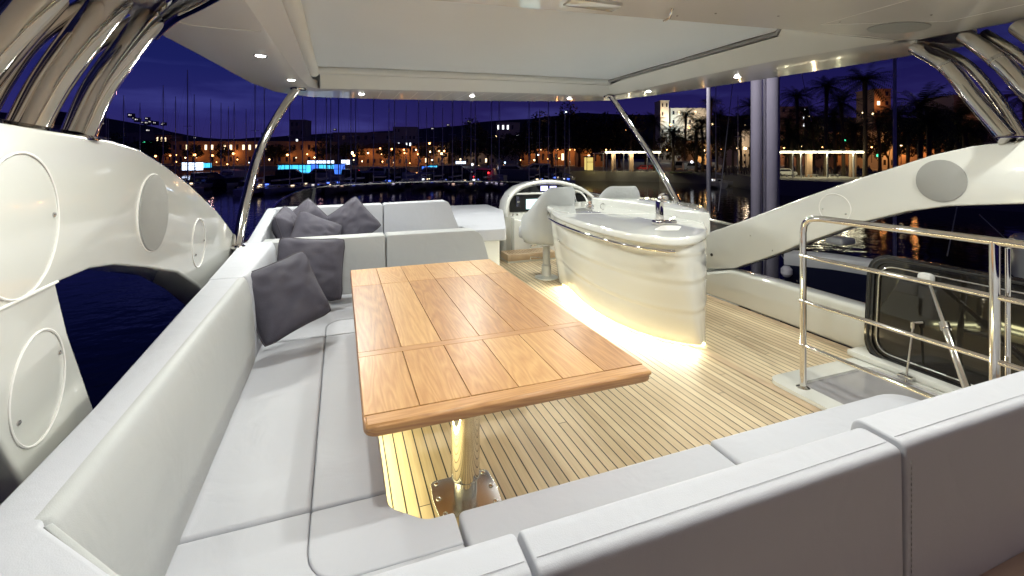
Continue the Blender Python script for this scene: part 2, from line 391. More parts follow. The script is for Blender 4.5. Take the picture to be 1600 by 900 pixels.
# deck margin plank round the hatch and along the starboard bulwark
def deck_trim():
    bm = B()
    for x0, x1, y0, y1 in ((3.66, 3.735, 2.42, 6.2), (2.60, 2.66, 1.0, 3.4)):
        face(bm, [(x0, y0, .004), (x1, y0, .004), (x1, y1, .004), (x0, y1, .004)])
    o = finish('deck_margin', bm, M['teak_pale'], smooth=None); tag(o, kind='structure')
deck_trim()

# ------------------------------------------------------------------ bulwark wings (the arched fairings each side)
def wing(side):
    X = -.72 if side < 0 else 3.80
    s = side                                   # outward direction
    word = 'port' if side < 0 else 'starboard'
    lab = ('white moulded wing arching beside the port sofa, dark hull gap under it' if side < 0 else
           'white moulded wing with round grey speaker arching behind the steel stair railing')
    t = thing('side_wing', lab, 'fairing', (X, 2, 0))
    top = [(4.25, .70), (4.03, .84), (3.7, 1.0), (3.34, 1.16), (2.81, 1.35), (2.42, 1.465), (2.15, 1.53), (1.94, 1.555), (1.70, 1.565), (1.35, 1.58), (.9, 1.58), (.2, 1.5), (-.8, 1.35)]
    if side > 0:
        top = [(4.25, .52), (3.97, .68), (3.6, .83), (3.25, .985), (2.9, 1.14), (2.64, 1.247), (2.4, 1.345), (2.17, 1.43), (1.95, 1.515), (1.74, 1.57), (1.50, 1.60), (1.2, 1.61), (.7, 1.58), (-.8, 1.35)]
        gap = [(3.66, .345), (3.55, .405), (3.35, .50), (3.10, .63), (2.98, .70), (2.7, .84), (2.39, 1.0), (2.1, 1.11), (1.87, 1.17), (1.50, 1.22), (1.1, 1.22), (.7, 1.15), (.5, 1.0), (.45, .8)]
        low = [(3.99, .225), (3.75, .30), (3.5, .385), (3.2, .40), (2.39, .40), (.5, .40)]
    else:
        gap = [(4.1, .30), (3.6, .45), (3.25, .62), (2.93, .80), (2.6, .95), (2.22, 1.06), (1.95, 1.13), (1.78, 1.155), (1.60, 1.157)]
        leg = [(1.60, 1.157), (1.66, 1.0), (1.813, .70), (1.80, .42)]
    bm = B()
    th = .16
    # wing blade: polygon between the top curve and the gap curve, extruded outward
    if side > 0:
        outline = [(y, z) for y, z in top] + [(y, z) for y, z in [(-.8, .345)]] + [(.45, .345)] + [(y, z) for y, z in gap[::-1]] + [(4.25, .2)]
    else:
        outline = [(y, z) for y, z in top] + [(-.8, 1.05), (.6, 1.10), (1.10, 1.08), (1.30, .96), (1.385, .84), (1.49, .65), (1.60, .42)] + [(y, z) for y, z in leg[::-1]] + [(y, z) for y, z in gap[:-1][::-1]] + [(4.25, .25)]
    x0, x1 = sorted((X, X + s * th))
    prism(bm, outline, x0, x1, 'x', bev=.012, seg=3)
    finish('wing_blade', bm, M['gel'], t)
    bm = B()                                                     # bulwark below
    if side > 0:
        pts = [(6.3, 0), (6.3, .45), (5.2, .40), (4.28, .195), (3.99, .235), (3.66, .335), (3.2, .345), (2.39, .345), (-.8, .345), (-.8, 0)]
        prism(bm, pts, 3.74, 3.92, 'x', bev=.035, seg=4)
    else:
        pts = [(6.3, 0), (6.3, .60), (4.3, .6), (4.2, .24), (-.8, .40), (-.8, 0)]
        prism(bm, pts, -.86, -.70, 'x', bev=.02)
    finish('bulwark', bm, M['gel'], t)
    # seam line, speaker, round covers, screws
    def disc(name, y, z, r, m, th=.006, parent=t):
        b = B(); ring = [(y + r*math.cos(a), z + r*math.sin(a)) for a in (2*math.pi*k/40 for k in range(40))]
        xa, xb = sorted((X, X - s*th)); prism(b, ring, xa, xb, 'x', bev=min(.002, th*.4), seg=2)
        return finish(name, b, m, parent)
    def groove(name, y, z, ry, rz, parent=t):
        b = B(); P = [(X - s*.001, y + ry*math.cos(a), z + rz*math.sin(a)) for a in (2*math.pi*k/48 for k in range(48))]
        tube(b, P, .0035, 6, closed=True); return finish(name, b, M['trim'], parent)
    def screw(y, z, parent=t):
        b = B(); lathe(b, [(.0065, 0), (.0065, .003), (.003, .005)], (X, y, z), 10, Matrix.Rotation(-s*R(90), 4, 'Y'))
        return finish('screw', b, M['steel'], parent)
    if side < 0:
        sp = disc('speaker_grille', 2.28, 1.272, .155, M['speaker'], .010)
        groove('speaker_rim', 2.28, 1.272, .157, .157)
        groove('access_cover', 1.45, 1.335, .155, .175); screw(1.585, 1.345)
        groove('access_cover', 2.93, 1.035, .12, .13); screw(2.87, .98); screw(3.03, 1.03)
        groove('access_cover', 1.52, .915, .115, .14); screw(1.61, .965); screw(1.44, .865)
        b = B(); tube(b, [(X + .001, 1.2, 1.155), (X + .001, 1.38, 1.157), (X + .001, 1.60, 1.162)], .004, 6); finish('seam', b, M['trim'], t)
    else:
        disc('speaker_grille', 1.905, 1.338, .142, M['speaker'], .010)
        groove('access_cover', 2.62, 1.075, .13, .12); screw(2.53, 1.04); screw(2.72, 1.06); screw(3.45, .72); screw(3.2, .62)
        b = B(); lathe(b, [(.017, 0), (.017, .006), (.009, .008)], (X, 3.955, .43), 14, Matrix.Rotation(-R(90), 4, 'Y'))
        lathe(b, [(.008, .006), (.008, .012)], (X, 3.955, .43), 10, Matrix.Rotation(-R(90), 4, 'Y'))
        finish('deck_socket', b, M['black'], t)
    # chrome foot plate under the arch tubes
    bm = B(); yy0, yy1 = (.75, 2.06) if side < 0 else (.7, 1.74)
    zz = 1.567 if side < 0 else 1.60
    P = [(.75, 1.588), (1.35, 1.587), (1.70, 1.573), (1.97, 1.558)] if side < 0 else [(.7, 1.588), (1.2, 1.618), (1.50, 1.608), (1.72, 1.582)]
    xa, xb = sorted((X + s*.02, X + s*.14))
    strip(bm, [(xa, y, z + .004) for y, z in P], [(xb, y, z + .004) for y, z in P])
    bmesh.ops.solidify(bm, geom=bm.faces[:], thickness=.006)
    finish('foot_plate', bm, M['chrome'], t)
wing(-1); wing(1)

# ------------------------------------------------------------------ hardtop
OUT = [(-.93, 2.13), (-.93, 3.0), (-.885, 3.45), (-.83, 4.05), (-.763, 4.85), (-.645, 5.42), (-.50, 5.68), (-.30, 5.87), (.5, 6.02), (1.5, 6.12), (2.3, 6.13),
       (3.1, 6.08), (3.78, 5.98), (4.05, 5.4), (4.25, 4.6), (4.42, 3.8), (4.58, 2.9), (4.62, 2.13)]
INN = [(-.405, 2.13), (-.392, 2.7), (-.376, 3.3), (-.36, 3.9), (-.335, 4.5), (-.30, 5.0), (-.25, 5.10), (-.195, 5.12), (.5, 5.16), (1.38, 5.21), (2.2, 5.28),
       (2.9, 5.37), (3.472, 5.43), (3.472, 4.9), (3.473, 4.3), (3.474, 3.8), (3.534, 2.96), (3.80, 2.13)]
def build_hardtop():
    t = thing('hardtop', 'white hardtop roof with grey sliding sunroof over the flybridge', 'hardtop', (1.54, 3, 2.2))
    z = lambda p, d=0: (p[0], p[1], zc(p[0]) + d)
    bm = B()
    strip(bm, [z(p) for p in OUT], [z(p) for p in INN])
    # rolled outer rim
    cx, cyy = 1.8, 3.5
    def outw(p, k):
        d = Vector((p[0]-cx, p[1]-cyy)).normalized(); return (p[0]+d.x*k, p[1]+d.y*k)
    prev = [z(p) for p in OUT]
    for k, d in ((.02, .006), (.05, .03), (.06, .08), (.04, .14), (-.1, .20)):
        cur = [z(outw(p, k), d) for p in OUT]; strip(bm, cur, prev); prev = cur
    bmesh.ops.remove_doubles(bm, verts=bm.verts, dist=.0005)
    finish('soffit', bm, M['soffit'], t, 50)
    bm = B()                                                      # top skin
    face(bm, [(p[0], p[1], zc(p[0]) + .3) for p in [(-1.0, -1.2)] + OUT + [(4.7, -1.2)]]); finish('top_skin', bm, M['gel_roof'], t, None)
    # aft ceiling, glossy, in front of which the sunroof opens
    bm = B()
    A = [(-.93, -1.2), (4.3, -1.2), (4.05, 1.0), (3.98, 1.59), (3.90, 2.3), (3.79, 2.165), (3.08, 2.144), (2.60, 2.12), (-.93, 2.128)]
    face(bm, [z(p, .0) for p in A])
    strip(bm, [z((-.405, 2.129), .0), z((2.60, 2.121), .0)], [z((-.405, 2.129), .16), z((2.60, 2.121), .16)])
    finish('aft_ceiling', bm, M['gel_roof'], t, None)
    bm = B()                                                      # outer strip aft of the soffit
    strip(bm, [z(p, .002) for p in ((4.62, 2.12), (4.70, 1.4), (4.75, 0), (4.8, -1.2))], [z(p, .002) for p in ((3.93, 2.12), (3.99, 1.4), (4.1, 0), (4.31, -1.2))])
    # inner faces: port, front, starboard
    bm2 = B()
    strip(bm2, [z(p) for p in INN[:6]] + [z((-.215, 5.12), .0)], [z((-.262, p[1] + .0), .075) for p in INN[:6]] + [z((-.212, 5.12), .075)])
    finish('port_beam', bm2, M['soffit'], t, 50)
    bm.free()
    bm3 = B()
    fr = INN[7:13]; up = [(-.18, 4.76), (.5, 4.80), (1.38, 4.86), (2.2, 4.93), (2.8, 5.02), (3.20, 5.08)]
    strip(bm3, [z(p) for p in fr], [z(p, .085) for p in up])
    st = [(3.472, 5.43), (3.472, 4.9), (3.473, 4.3), (3.474, 3.8), (3.534, 2.96), (3.79, 2.17)]
    st2 = [(3.20, 5.08), (3.155, 4.7), (3.15, 4.1), (3.148, 3.5), (3.142, 2.6), (2.60, 2.122)]
    strip(bm3, [z(p) for p in st], [z(p, .085 if i == 0 else (.10 if i < 5 else .004)) for i, p in enumerate(st2)])
    bmesh.ops.remove_doubles(bm3, verts=bm3.verts, dist=.0005)
    finish('opening_frame', bm3, M['trim'], t, 20)
    bm = B(); K = INN; strip(bm, [z((p[0]*1.0 + (-.02 if p[0] < 0 else .02), p[1] + .02), .02) for p in K], [z((p[0] + (-.02 if p[0] < 0 else .02), p[1] + .02), .29) for p in K]); finish('cavity_wall', bm, M['trim'], t, 50)
    # soft rolled trims: port and front
    bm = B()
    tube(bm, [z((-.235, y), .095) for y in (2.1, 2.7, 3.3, 3.9, 4.5, 4.72)], .045, 14); finish('rolled_trim', bm, M['trim'], t)
    bm = B()
    tube(bm, [z(p, .118) for p in ((-.20, 4.72), (.5, 4.75), (1.38, 4.81), (2.2, 4.88), (2.8, 4.96), (3.17, 5.02))], .037, 14); finish('rolled_trim', bm, M['trim'], t)
    # the sunroof panel
    bm = B(); nx, ny = 40, 40
    g = [[None]*(ny+1) for _ in range(nx+1)]
    for i in range(nx+1):
        for j in range(ny+1):
            x = -.30 + 3.6*i/nx; y = 2.0 + 3.15*j/ny
            d = .145 + .006*noise.noise(Vector((x*1.3, y*2.5, 0))) + .004*noise.noise(Vector((x*5+y*3, y*4, 3)))
            g[i][j] = bm.verts.new((x, y, zc(x) + d))
    for i in range(nx):
        for j in range(ny): bm.faces.new((g[i][j], g[i][j+1], g[i+1][j+1], g[i+1][j]))
    finish('sunroof_panel', bm, M['headliner'], t, 180)
    # starboard gap seal
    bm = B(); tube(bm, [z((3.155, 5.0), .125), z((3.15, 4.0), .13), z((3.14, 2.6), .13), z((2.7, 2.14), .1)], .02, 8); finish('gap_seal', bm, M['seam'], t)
    # front soffit vent slats
    bm = B()
    for k in range(17):
        x = .02 + k*.2
        y1 = 5.27 + .06*(x/3.3); y2 = 6.0 - .1*abs(x-1.6)/1.6
        face(bm, [z((x, y1), -.003), z((x+.012, y1), -.003), z((x+.012, y2), -.003), z((x, y2), -.003)])
    for k in range(1):
        strip(bm, [z((.0, 5.235), -.004), z((3.25, 5.36), -.004)], [z((.0, 5.25), -.004), z((3.25, 5.375), -.004)])
    finish('soffit_slots', bm, M['trim'], t, None)
    # seam on the port soffit and aft panels
    bm = B(); tube(bm, [z(p, -.001) for p in ((-.9, 2.75), (-.79, 2.75), (-.72, 2.83), (-.6, 2.86), (-.41, 2.87))], .0035, 6)
    finish('panel_seam', bm, M['trim'], t); bm = B(); tube(bm, [z(p, .0015) for p in ((2.72, .9), (2.75, 1.98), (3.5, 1.72), (3.5, .9))], .003, 6)
    finish('panel_seam', bm, M['trim'], t); bm = B(); tube(bm, [z(p, .002) for p in ((3.79, 2.16), (3.4, 2.12), (3.08, 2.135), (2.6, 2.115))], .005, 6)
    finish('panel_seam', bm, M['trim'], t)
    bm = B(); P = [(3.35 + .23*math.cos(a), 1.90 + .125*math.sin(a)) for a in (2*math.pi*k/40 for k in range(40))]
    bm.faces.new([bm.verts.new(z(p, -.006)) for p in P][::-1]); strip(bm, [z(p, -.006) for p in P + P[:1]], [z(p, .0) for p in P + P[:1]])
    finish('ceiling_speaker', bm, M['speaker'], t)
    bm = B()
    bm.free()
    for p in ((2.80, 1.9), (3.2, 1.65), (3.55, 1.95), (1.9, 1.95), (2.3, 1.9), (1.72, 2.04)): bm = B(); lathe(bm, [(.006, -.004), (.006, 0)], z(p), 8); finish('screw', bm, M['steel'], t)
    # latch hardware hanging by the front edge of the aft ceiling
    bm = B(); box(bm, 1.02, 1.30, 1.93, 2.03, 2.238, 2.262, .006); finish('latch_block', bm, M['gel'], t)
    bm = B(); tube(bm, [(1.60, 1.93, 2.265), (1.63, 1.99, 2.235), (1.64, 2.05, 2.235)], .006, 8); finish('latch_lever', bm, M['chrome'], t)
    # chrome rim of the port aft cut-out
    bm = B(); tube(bm, catmull([(-.96, 3.07, 2.165), (-.86, 2.85, 2.16), (-.72, 2.58, 2.16), (-.56, 2.33, 2.16), (-.40, 2.05, 2.16), (-.25, 1.7, 2.16)], 4), .022, 12)
    tube(bm, catmull([(-1.0, 3.0, 2.165), (-.9, 2.8, 2.165), (-.76, 2.5, 2.165), (-.60, 2.2, 2.165), (-.45, 1.9, 2.165)], 4), .016, 10)
    finish('chrome_rim', bm, M['chrome'], t)
build_hardtop()

def downlight(x, y, label, vis=True):
    z0 = zc(x)
    t = thing('downlight', label, 'ceiling light', (x, y, z0), group='downlights in the hardtop')
    b = B(); lathe(b, [(.030, -.001), (.042, -.004), (.046, -.001), (.046, .004), (.030, .004)], (x, y, z0), 24); finish('bezel', b, M['steel'], t)
    b = B(); lathe(b, [(.001, -.006), (.022, -.006), (.031, -.003), (.031, 0)], (x, y, z0), 20); finish('lens', b, M['lens'], t)
    L = bpy.data.lights.new('downlight_lamp', 'SPOT'); L.energy = DOWNLIGHT_W
    L.spot_size = R(176); L.spot_blend = .55; L.shadow_soft_size = .04; L.color = (.97, .985, .90)
    o = bpy.data.objects.new('lamp', L); COL.objects.link(o); o.parent = t; o.location = (0, 0, -.045)
    return L
downlight(-.513, 3.56, 'bright round downlight in the port soffit, nearest one to the steel arch tubes')
downlight(-.418, 4.61, 'round downlight in the port soffit just beside the head of the port pole')
downlight(.227, 5.55, 'round downlight in the front soffit above the grey pillows, leftmost on that edge')
downlight(1.554, 5.61, 'round downlight in the middle of the front soffit')
downlight(3.008, 5.77, 'round downlight in the front soffit above the second helm seat, near the starboard pole')
downlight(3.72, 4.95, 'round downlight in the starboard soffit just behind the head of the starboard pole')
downlight(3.95, 3.75, 'round downlight in the starboard soffit beside the large grey furled mast')
for x, y in ((-.1, 1.0), (1.2, 1.25), (2.4, 1.25), (3.5, 1.0)):
    L = downlight(x, y, 'round downlight in the aft ceiling above the aft sofa'); L.energy = DOWNLIGHT_W * .8

for x, y in ((.6, -.9), (2.6, -.9)):  # two added unseen fill lamps lifting the rear face of the aft backrest
    L = downlight(x, y, 'added unseen fill lamp aft of the camera for the aft sofa back'); L.energy = DOWNLIGHT_W * .16; L.color = (1, .80, .78)
# ------------------------------------------------------------------ supports of the hardtop
def pole(name, pts, r, label, foot, parts=True, n=6):
    t = thing(name, label, 'roof support', foot)
    bm = B(); tube(bm, catmull(pts, n), r, 18); finish('tube', bm, M['chrome'], t)
    return t
t = pole('front_pole', [(-.69, 3.74, .86), (-.68, 4.0, 1.15), (-.64, 4.4, 1.55), (-.55, 4.8, 1.88), (-.41, 5.12, 2.195)], .036,
     'curved steel pole at the port front, foot on the sofa coaming, with a bright glint', (-.69, 3.74, .86))
bm = B(); lathe(bm, [(.055, 0), (.055, .012), (.04, .02)], (-.69, 3.74, .855), 18); finish('foot_flange', bm, M['chrome'], t)
bm = B(); lathe(bm, [(.075, -.018), (.08, -.006), (.08, 0)], (-.40, 5.13, zc(-.4)), 18); finish('head_flange', bm, M['chrome'], t)
t = pole('front_pole', [(3.78, 4.36, .80), (3.74, 4.5, 1.05), (3.66, 4.8, 1.5), (3.56, 5.1, 1.9), (3.44, 5.4, 2.33)], .036,
     'curved steel pole at the starboard front rising behind the bar counter', (3.78, 4.36, .80))
bm = B(); lathe(bm, [(.075, -.018), (.08, -.006), (.08, 0)], (3.43, 5.42, zc(3.43)), 18); finish('head_flange', bm, M['chrome'], t)

def arch_tube(path, rad, lab, flat=None):
    t = thing('arch_tube', lab, 'roof support', path[0], group='steel arch tubes carrying the hardtop')
    bm = B(); P = catmull(path, 8); n = len(P)
    rr = [rad[0] + (rad[1]-rad[0])*i/(n-1) for i in range(n)]
    tube(bm, P, rr, 22); finish('tube', bm, M['chrome'], t)
    bm = B(); lathe(bm, [(rad[0]*1.35, 0), (rad[0]*1.35, .006), (rad[0]*1.1, .014)], Vector(path[0]) + Vector((0, 0, .006)), 22); finish('collar', bm, M['chrome'], t)
    return t
port_px = [  # (front tube centre line in photo, with distance) front to back
    ([(118, 222, 1.42), (153, 141, 1.62), (192, 85, 1.85), (232, 32, 2.12)], (.043, .058), 'thick steel arch tube on the port wing, the frontmost of the three'),
    ([(31, 220, 1.27), (77, 133, 1.42), (128, 61, 1.60), (178, -2, 1.82)], (.045, .062), 'thick steel arch tube on the port wing, the middle one of the three'),
    ([(-100, 218, 1.12), (-55, 133, 1.2), (0, 60, 1.32), (62, -10, 1.48)], (.05, .072), 'thick steel arch tube on the port wing, cut by the top left corner'),
]
for px, rad, lab in port_px:
    P = [at(*p) for p in px]; t = arch_tube(P, rad, lab)
    bm = B()                                                       # slimmer tube welded behind it
    off = Vector((-.075, -.05, 0))
    Q = catmull([P[0] + off, P[1] + off*1.1, P[2] + off*1.1, P[3] + off*.4], 8); tube(bm, Q, rad[0]*.62, 14); finish('rear_tube', bm, M['chrome'], t)
stb = [
    ([(1576, 217, 2.78), (1525, 158, 3.0), (1480, 104, 3.22), (1430, 74, 3.5)], (.050, .050), 'steel arch tube on the starboard wing with a bend, frontmost of the starboard tubes'),
    ([(1668, 200, 2.55), (1610, 146, 2.72), (1560, 94, 2.9), (1508, 56, 3.15)], (.050, .050), 'steel arch tube on the starboard wing, second from the bow, cut by the right edge'),
    ([(1760, 190, 2.35), (1705, 130, 2.45), (1650, 85, 2.6), (1592, 42, 2.85)], (.050, .050), 'steel arch tube head at the far right under the hardtop corner, last one visible'),
]
for px, rad, lab in stb:
    P = [at(*p) for p in px]; t = arch_tube(P, rad, lab)
    bm = B(); off = Vector((.05, -.09, .0))
    Q = catmull([P[0] + off*.6, P[1] + off, P[2] + off, P[3] + off*.9], 8); tube(bm, Q, rad[0]*.6, 14); finish('rear_tube', bm, M['chrome'], t)
    bm = B(); d = (P[2]-P[1]).normalized(); tube(bm, [P[2]-d*.012, P[2]+d*.012], rad[0]*1.06, 20); finish('joint_ring', bm, M['steel'], t)

# ------------------------------------------------------------------ windscreen round the bow
def windscreen():
    t = thing('windscreen', 'dark tinted windscreen with a thin steel rail curving round the bow', 'windscreen', (1.54, 8.6, 0))
    half = [(-.68, 3.78, .86), (-.74, 4.6, .80), (-.75, 5.7, .87), (-.74, 7.0, .925), (-.49, 7.97, .993), (-.12, 8.28, 1.02), (.486, 8.46, 1.03), (1.54, 8.62, 1.04)]
    rail = half + [(3.08 - x, y, z) for x, y, z in half[:-1][::-1]]
    rail[-4:] = [(3.84, 7.0, .925), (3.88, 5.7, .87), (3.89, 4.7, .82), (3.88, 3.72, .785)]
    P = catmull(rail, 6)
    bm = B(); tube(bm, P, .014, 10); finish('top_rail', bm, M['chrome'], t)
    bm = B(); bot = []
    for p in P:
        d = Vector((p.x - 1.54, p.y - 4.5, 0)).normalized(); bot.append(Vector((p.x + d.x*.02, p.y + d.y*.10, .42)))
    strip(bm, P, bot); finish('glass', bm, M['tint'], t, 180)
    bm = B(); strip(bm, bot, [Vector((b.x, b.y, -.1)) for b in bot]); bmesh.ops.solidify(bm, geom=bm.faces[:], thickness=.05); finish('coaming', bm, M['gel'], t, 180)
windscreen()

# ------------------------------------------------------------------ seating
def cushion(name, outline, z0, z1, parent, m='vinyl', bev=.022, seg=5, seam=True, crown=.0):
    bm = B(); prism(bm, outline, z0, z1, 'z', bev=bev, seg=seg)
    o = finish(name, bm, M[m], parent, 60)
    if seam:
        b = B(); n = len(outline); c = Vector((sum(p[0] for p in outline)/n, sum(p[1] for p in outline)/n))
        P = [(p[0], p[1], z0 + .012) for p in outline]
        tube(b, P, .004, 6, closed=True); finish('piping', b, M['vinyl_warm'], o)
    return o
def back_profile(name, prof, axis, d0, d1, parent, m='vinyl', bev=.022):
    bm = B(); prism(bm, prof, d0, d1, axis, bev=bev, seg=4); return finish(name, bm, M[m], parent, 60)

def corner_sofa():
    t = thing('corner_sofa', 'large light grey vinyl corner sofa wrapping round the teak table', 'sofa', (0, 2, 0))
    # plinths
    bm = B(); prism(bm, roundpoly([(-.68, .60), (2.38, .60), (2.38, 1.30), (.33, 1.30), (.085, 1.55), (.085, 3.10), (1.15, 3.10), (1.15, 4.04), (-.68, 4.04)], [0, 0, .1, 0, .1, 0, .1, .1, 0]), .0, .285, 'z')
    finish('plinth', bm, M['vinyl_warm'], t, 40)
    z0, z1 = .285, .42
    # main cushions
    cushion('seat_cushion', roundpoly([(-.47, 1.54), (-.085, 1.54), (-.085, 2.995), (-.47, 2.995)], .02), z0, z1, t)
    cushion('seat_cushion', roundpoly([(-.47, .78), (.325, .78), (.325, 1.255), (-.085, 1.255), (-.085, 1.53), (-.47, 1.53)], [.02, .02, .01, .16, .01, .02], 9), z0, z1, t)
    cushion('seat_cushion', roundpoly([(-.47, 3.005), (-.085, 3.005), (-.085, 3.26), (.345, 3.26), (.345, 3.86), (-.47, 3.86)], [.02, .02, .16, .02, .02, .02], 9), z0, z1, t)
    cushion('seat_cushion', roundpoly([(.352, 3.26), (1.16, 3.26), (1.16, 3.86), (.352, 3.86)], [.02, .08, .02, .02]), z0, z1, t)
    cushion('seat_cushion', roundpoly([(.335, .78), (1.305, .78), (1.305, 1.375), (.335, 1.375)], .02), z0, z1 + .002, t)
    cushion('seat_cushion', roundpoly([(1.315, .78), (2.42, .78), (2.42, 1.385), (1.315, 1.385)], [.02, .02, .14, .02]), z0, z1 + .002, t)
    # front rolls
    fz0 = .07
    cushion('seat_roll', roundpoly([(-.084, 1.54), (.14, 1.54), (.14, 2.995), (-.084, 2.995)], .012), fz0, z1 - .001, t, bev=.028)
    cushion('seat_roll', roundpoly([(-.084, 1.257), (.325, 1.257), (.325, 1.378), (.24, 1.378), (.14, 1.47), (.14, 1.53), (-.084, 1.53)], [.16, .01, .01, .07, .07, .01, .01], 9), fz0, z1 - .001, t, bev=.028)
    cushion('seat_roll', roundpoly([(-.084, 3.005), (.14, 3.005), (.20, 3.08), (1.15, 3.08), (1.15, 3.257), (-.084, 3.257)], [.01, .02, .04, .06, .02, .16], 9), fz0, z1 - .001, t, bev=.028)
    # port backrests
    prof = [(-.424, .40), (-.425, .50), (-.428, .60), (-.435, .69), (-.444, .76), (-.455, .815), (-.466, .848), (-.479, .864), (-.505, .862), (-.505, .40)]
    for y0, y1 in ((1.035, 2.79), (2.80, 3.86)):
        back_profile('backrest', prof, 'y', y0, y1, t, 'vinyl_warm' if y0 < 2 else 'vinyl', .02)
    bm = B(); P = [(-.483, 1.035), (-.483, 2.0), (-.483, 2.79)]                      # coaming pad outside the backrests
    Q = [(-.59, .93), (-.592, 1.48), (-.63, 2.4), (-.69, 3.9)]
    prism(bm, [(-.18, .60), (-.18, .745), (-.335, .885)] + P + [(-.64, 2.79), (-.63, 2.4), (-.592, 1.48), (-.59, .93), (-.60, .60)], .60, .862, 'z', bev=.012, seg=4); finish('coaming_pad', bm, M['vinyl'], t, 60)
    bm = B(); prism(bm, [(-.483, 2.797), (-.483, 3.9), (-.69, 3.9), (-.645, 2.797)], .60, .862, 'z', bev=.012, seg=4); finish('coaming_pad', bm, M['vinyl'], t, 60)
    bm = B(); prism(bm, [(-.484, 1.034), (-.336, .872), (-.19, .735), (-.175, .752), (-.324, .880), (-.474, 1.041)], .40, .858, 'z', bev=.003, seg=3); finish('backrest', bm, M['vinyl_warm'], t, 60)
    # aft backrests: profile in Y, Z
    def aprof(dy, dz): return roundpoly([(.80 + dy, .40), (.785 + dy, .60), (.748 + dy, .862 + dz), (.650, .858 + dz), (.646, .488), (.70, .46)], [.01, .3, .035, .020, .02, .01])
    for x0, x1, dy, dz in ((-.17, .278, 0, 0), (.288, 1.158, 0, 0), (1.17, 3.1, .018, .006)):
        back_profile('backrest', aprof(dy, dz), 'x', x0, x1, t, 'vinyl', .02)
    bm = B(); box(bm, -.70, -.585, .95, 4.0, .2, .72, .01); finish('coaming_base', bm, M['gel'], t)
    bm = B()                                                                                  # stitched seam down the aft side
    pass
    bm.free()
    for x in (.283, 1.164): bm = B(); box(bm, x - .008, x + .008, .675, .775, .47, .815); finish('seam_gusset', bm, M['piping'], t)
    bm = B(); box(bm, -.70, 3.1, .44, .76, .0, .452, .02); finish('aft_ledge', bm, M['tan'], t)
    bm = B()
    for x in (.283, 1.164):
        for k in range(28): box(bm, x + .013, x + .0145, .6425, .6446, .50 + k*.012, .507 + k*.012)
    finish('stitching', bm, M['vinyl_warm'], t, None)
    # forward return backrest, outline in X, Z with a rounded starboard end
    o1 = roundpoly([(-.56, .40), (.342, .40), (.342, .862), (-.56, .858)], [0, .01, .02, .02])
    o2 = roundpoly([(.352, .12), (1.23, .12), (1.235, .55), (1.15, .862), (.352, .862)], [.01, .02, .2, .13, .02], 8)
    for x0, x1, dz in ((-.165, .272, 0), (.294, 1.152, 0), (1.176, 3.095, .006)):
        bm = B(); tube(bm, [(x0, .676, .8605 + dz), ((x0+x1)/2, .676, .861 + dz), (x1, .676, .8605 + dz)], .0006, 5); finish('top_stitch', bm, M['stitch'], t)
    for o_ in (o1, o2): back_profile('backrest', o_, 'y', 3.86, 4.035, t, 'vinyl_warm', .03)
    # led strip under the port seat
    bm = B(); box(bm, .088, .10, 1.6, 3.09, .03, .045); finish('led_strip', bm, M['led'], t)
    bm = B(); box(bm, .11, 1.13, 3.082, 3.094, .03, .045); finish('led_strip', bm, M['led'], t)
    return t
corner_sofa()
def led_light(name, loc, sx, sy, power, rot, parent=None, col=(1, .93, .48)):
    L = bpy.data.lights.new(name, 'AREA'); L.shape = 'RECTANGLE'; L.size = sx; L.size_y = sy; L.energy = power; L.color = col
    o = bpy.data.objects.new(name, L); COL.objects.link(o); o.location = loc; o.rotation_euler = rot; return o
led_light('sofa_led', (.165, 2.2, .10), .04, 1.5, 3.2, (0, R(-62), 0))

def lounge():
    t = thing('lounge_sofa', 'light grey raised lounge sofa facing aft behind the corner sofa, pillows on it', 'sofa', (.4, 4.6, 0))
    bm = B(); box(bm, -.66, 1.15, 4.05, 5.05, 0, .44, .02); finish('base', bm, M['gel'], t)
    for x0, x1 in ((-.57, .40), (.41, 1.12)):
        cushion('seat_cushion', roundpoly([(x0, 4.06), (x1, 4.06), (x1, 4.84), (x0, 4.84)], .03), .44, .60, t)
    o1 = roundpoly([(-.60, .5), (.402, .5), (.402, 1.018), (-.60, 1.010)], [.01, .01, .02, .03])
    o2 = roundpoly([(.412, .5), (1.27, .5), (1.20, .72), (1.075, 1.03), (.412, 1.02)], [.01, .02, .1, .06, .02], 6)
    for o_ in (o1, o2): back_profile('backrest', o_, 'y', 4.83, 5.01, t, 'vinyl', .03)
    bm = B(); prism(bm, roundpoly([(3.86, .42), (4.84, .42), (5.0, 1.005), (4.85, 1.0), (3.88, .862)], .015), -.655, -.565, 'x', bev=.02); finish('side_pad', bm, M['vinyl'], t, 60)
lounge()
def sunpad():
    t = thing('sunpad', 'flat light grey sunpad cushion on a cream base beside the helm console', 'sunpad', (1.5, 5.6, 0))
    bm = B(); prism(bm, roundpoly([(.9, 5.05), (1.28, 5.05), (1.28, 4.80), (1.64, 4.80), (2.16, 6.42), (2.2, 7.3), (.9, 7.3)], .02), 0, .585, 'z', bev=.012); finish('base', bm, M['gel'], t)
    cushion('pad_cushion', roundpoly([(.9, 5.06), (1.28, 5.06), (1.29, 4.72), (1.69, 4.72), (2.24, 6.40), (2.26, 7.25), (.9, 7.25)], [.02, .02, .02, .06, .1, .1, .02]), .59, .72, t, bev=.025)
    bm = B(); lathe(bm, [(.045, 0), (.045, .01), (.03, .014)], (1.97, 5.86, .33), 16, Matrix.Rotation(R(90), 4, 'Y') @ Matrix.Rotation(R(-10), 4, 'X')); finish('cup_socket', bm, M['steel'], t)
sunpad()

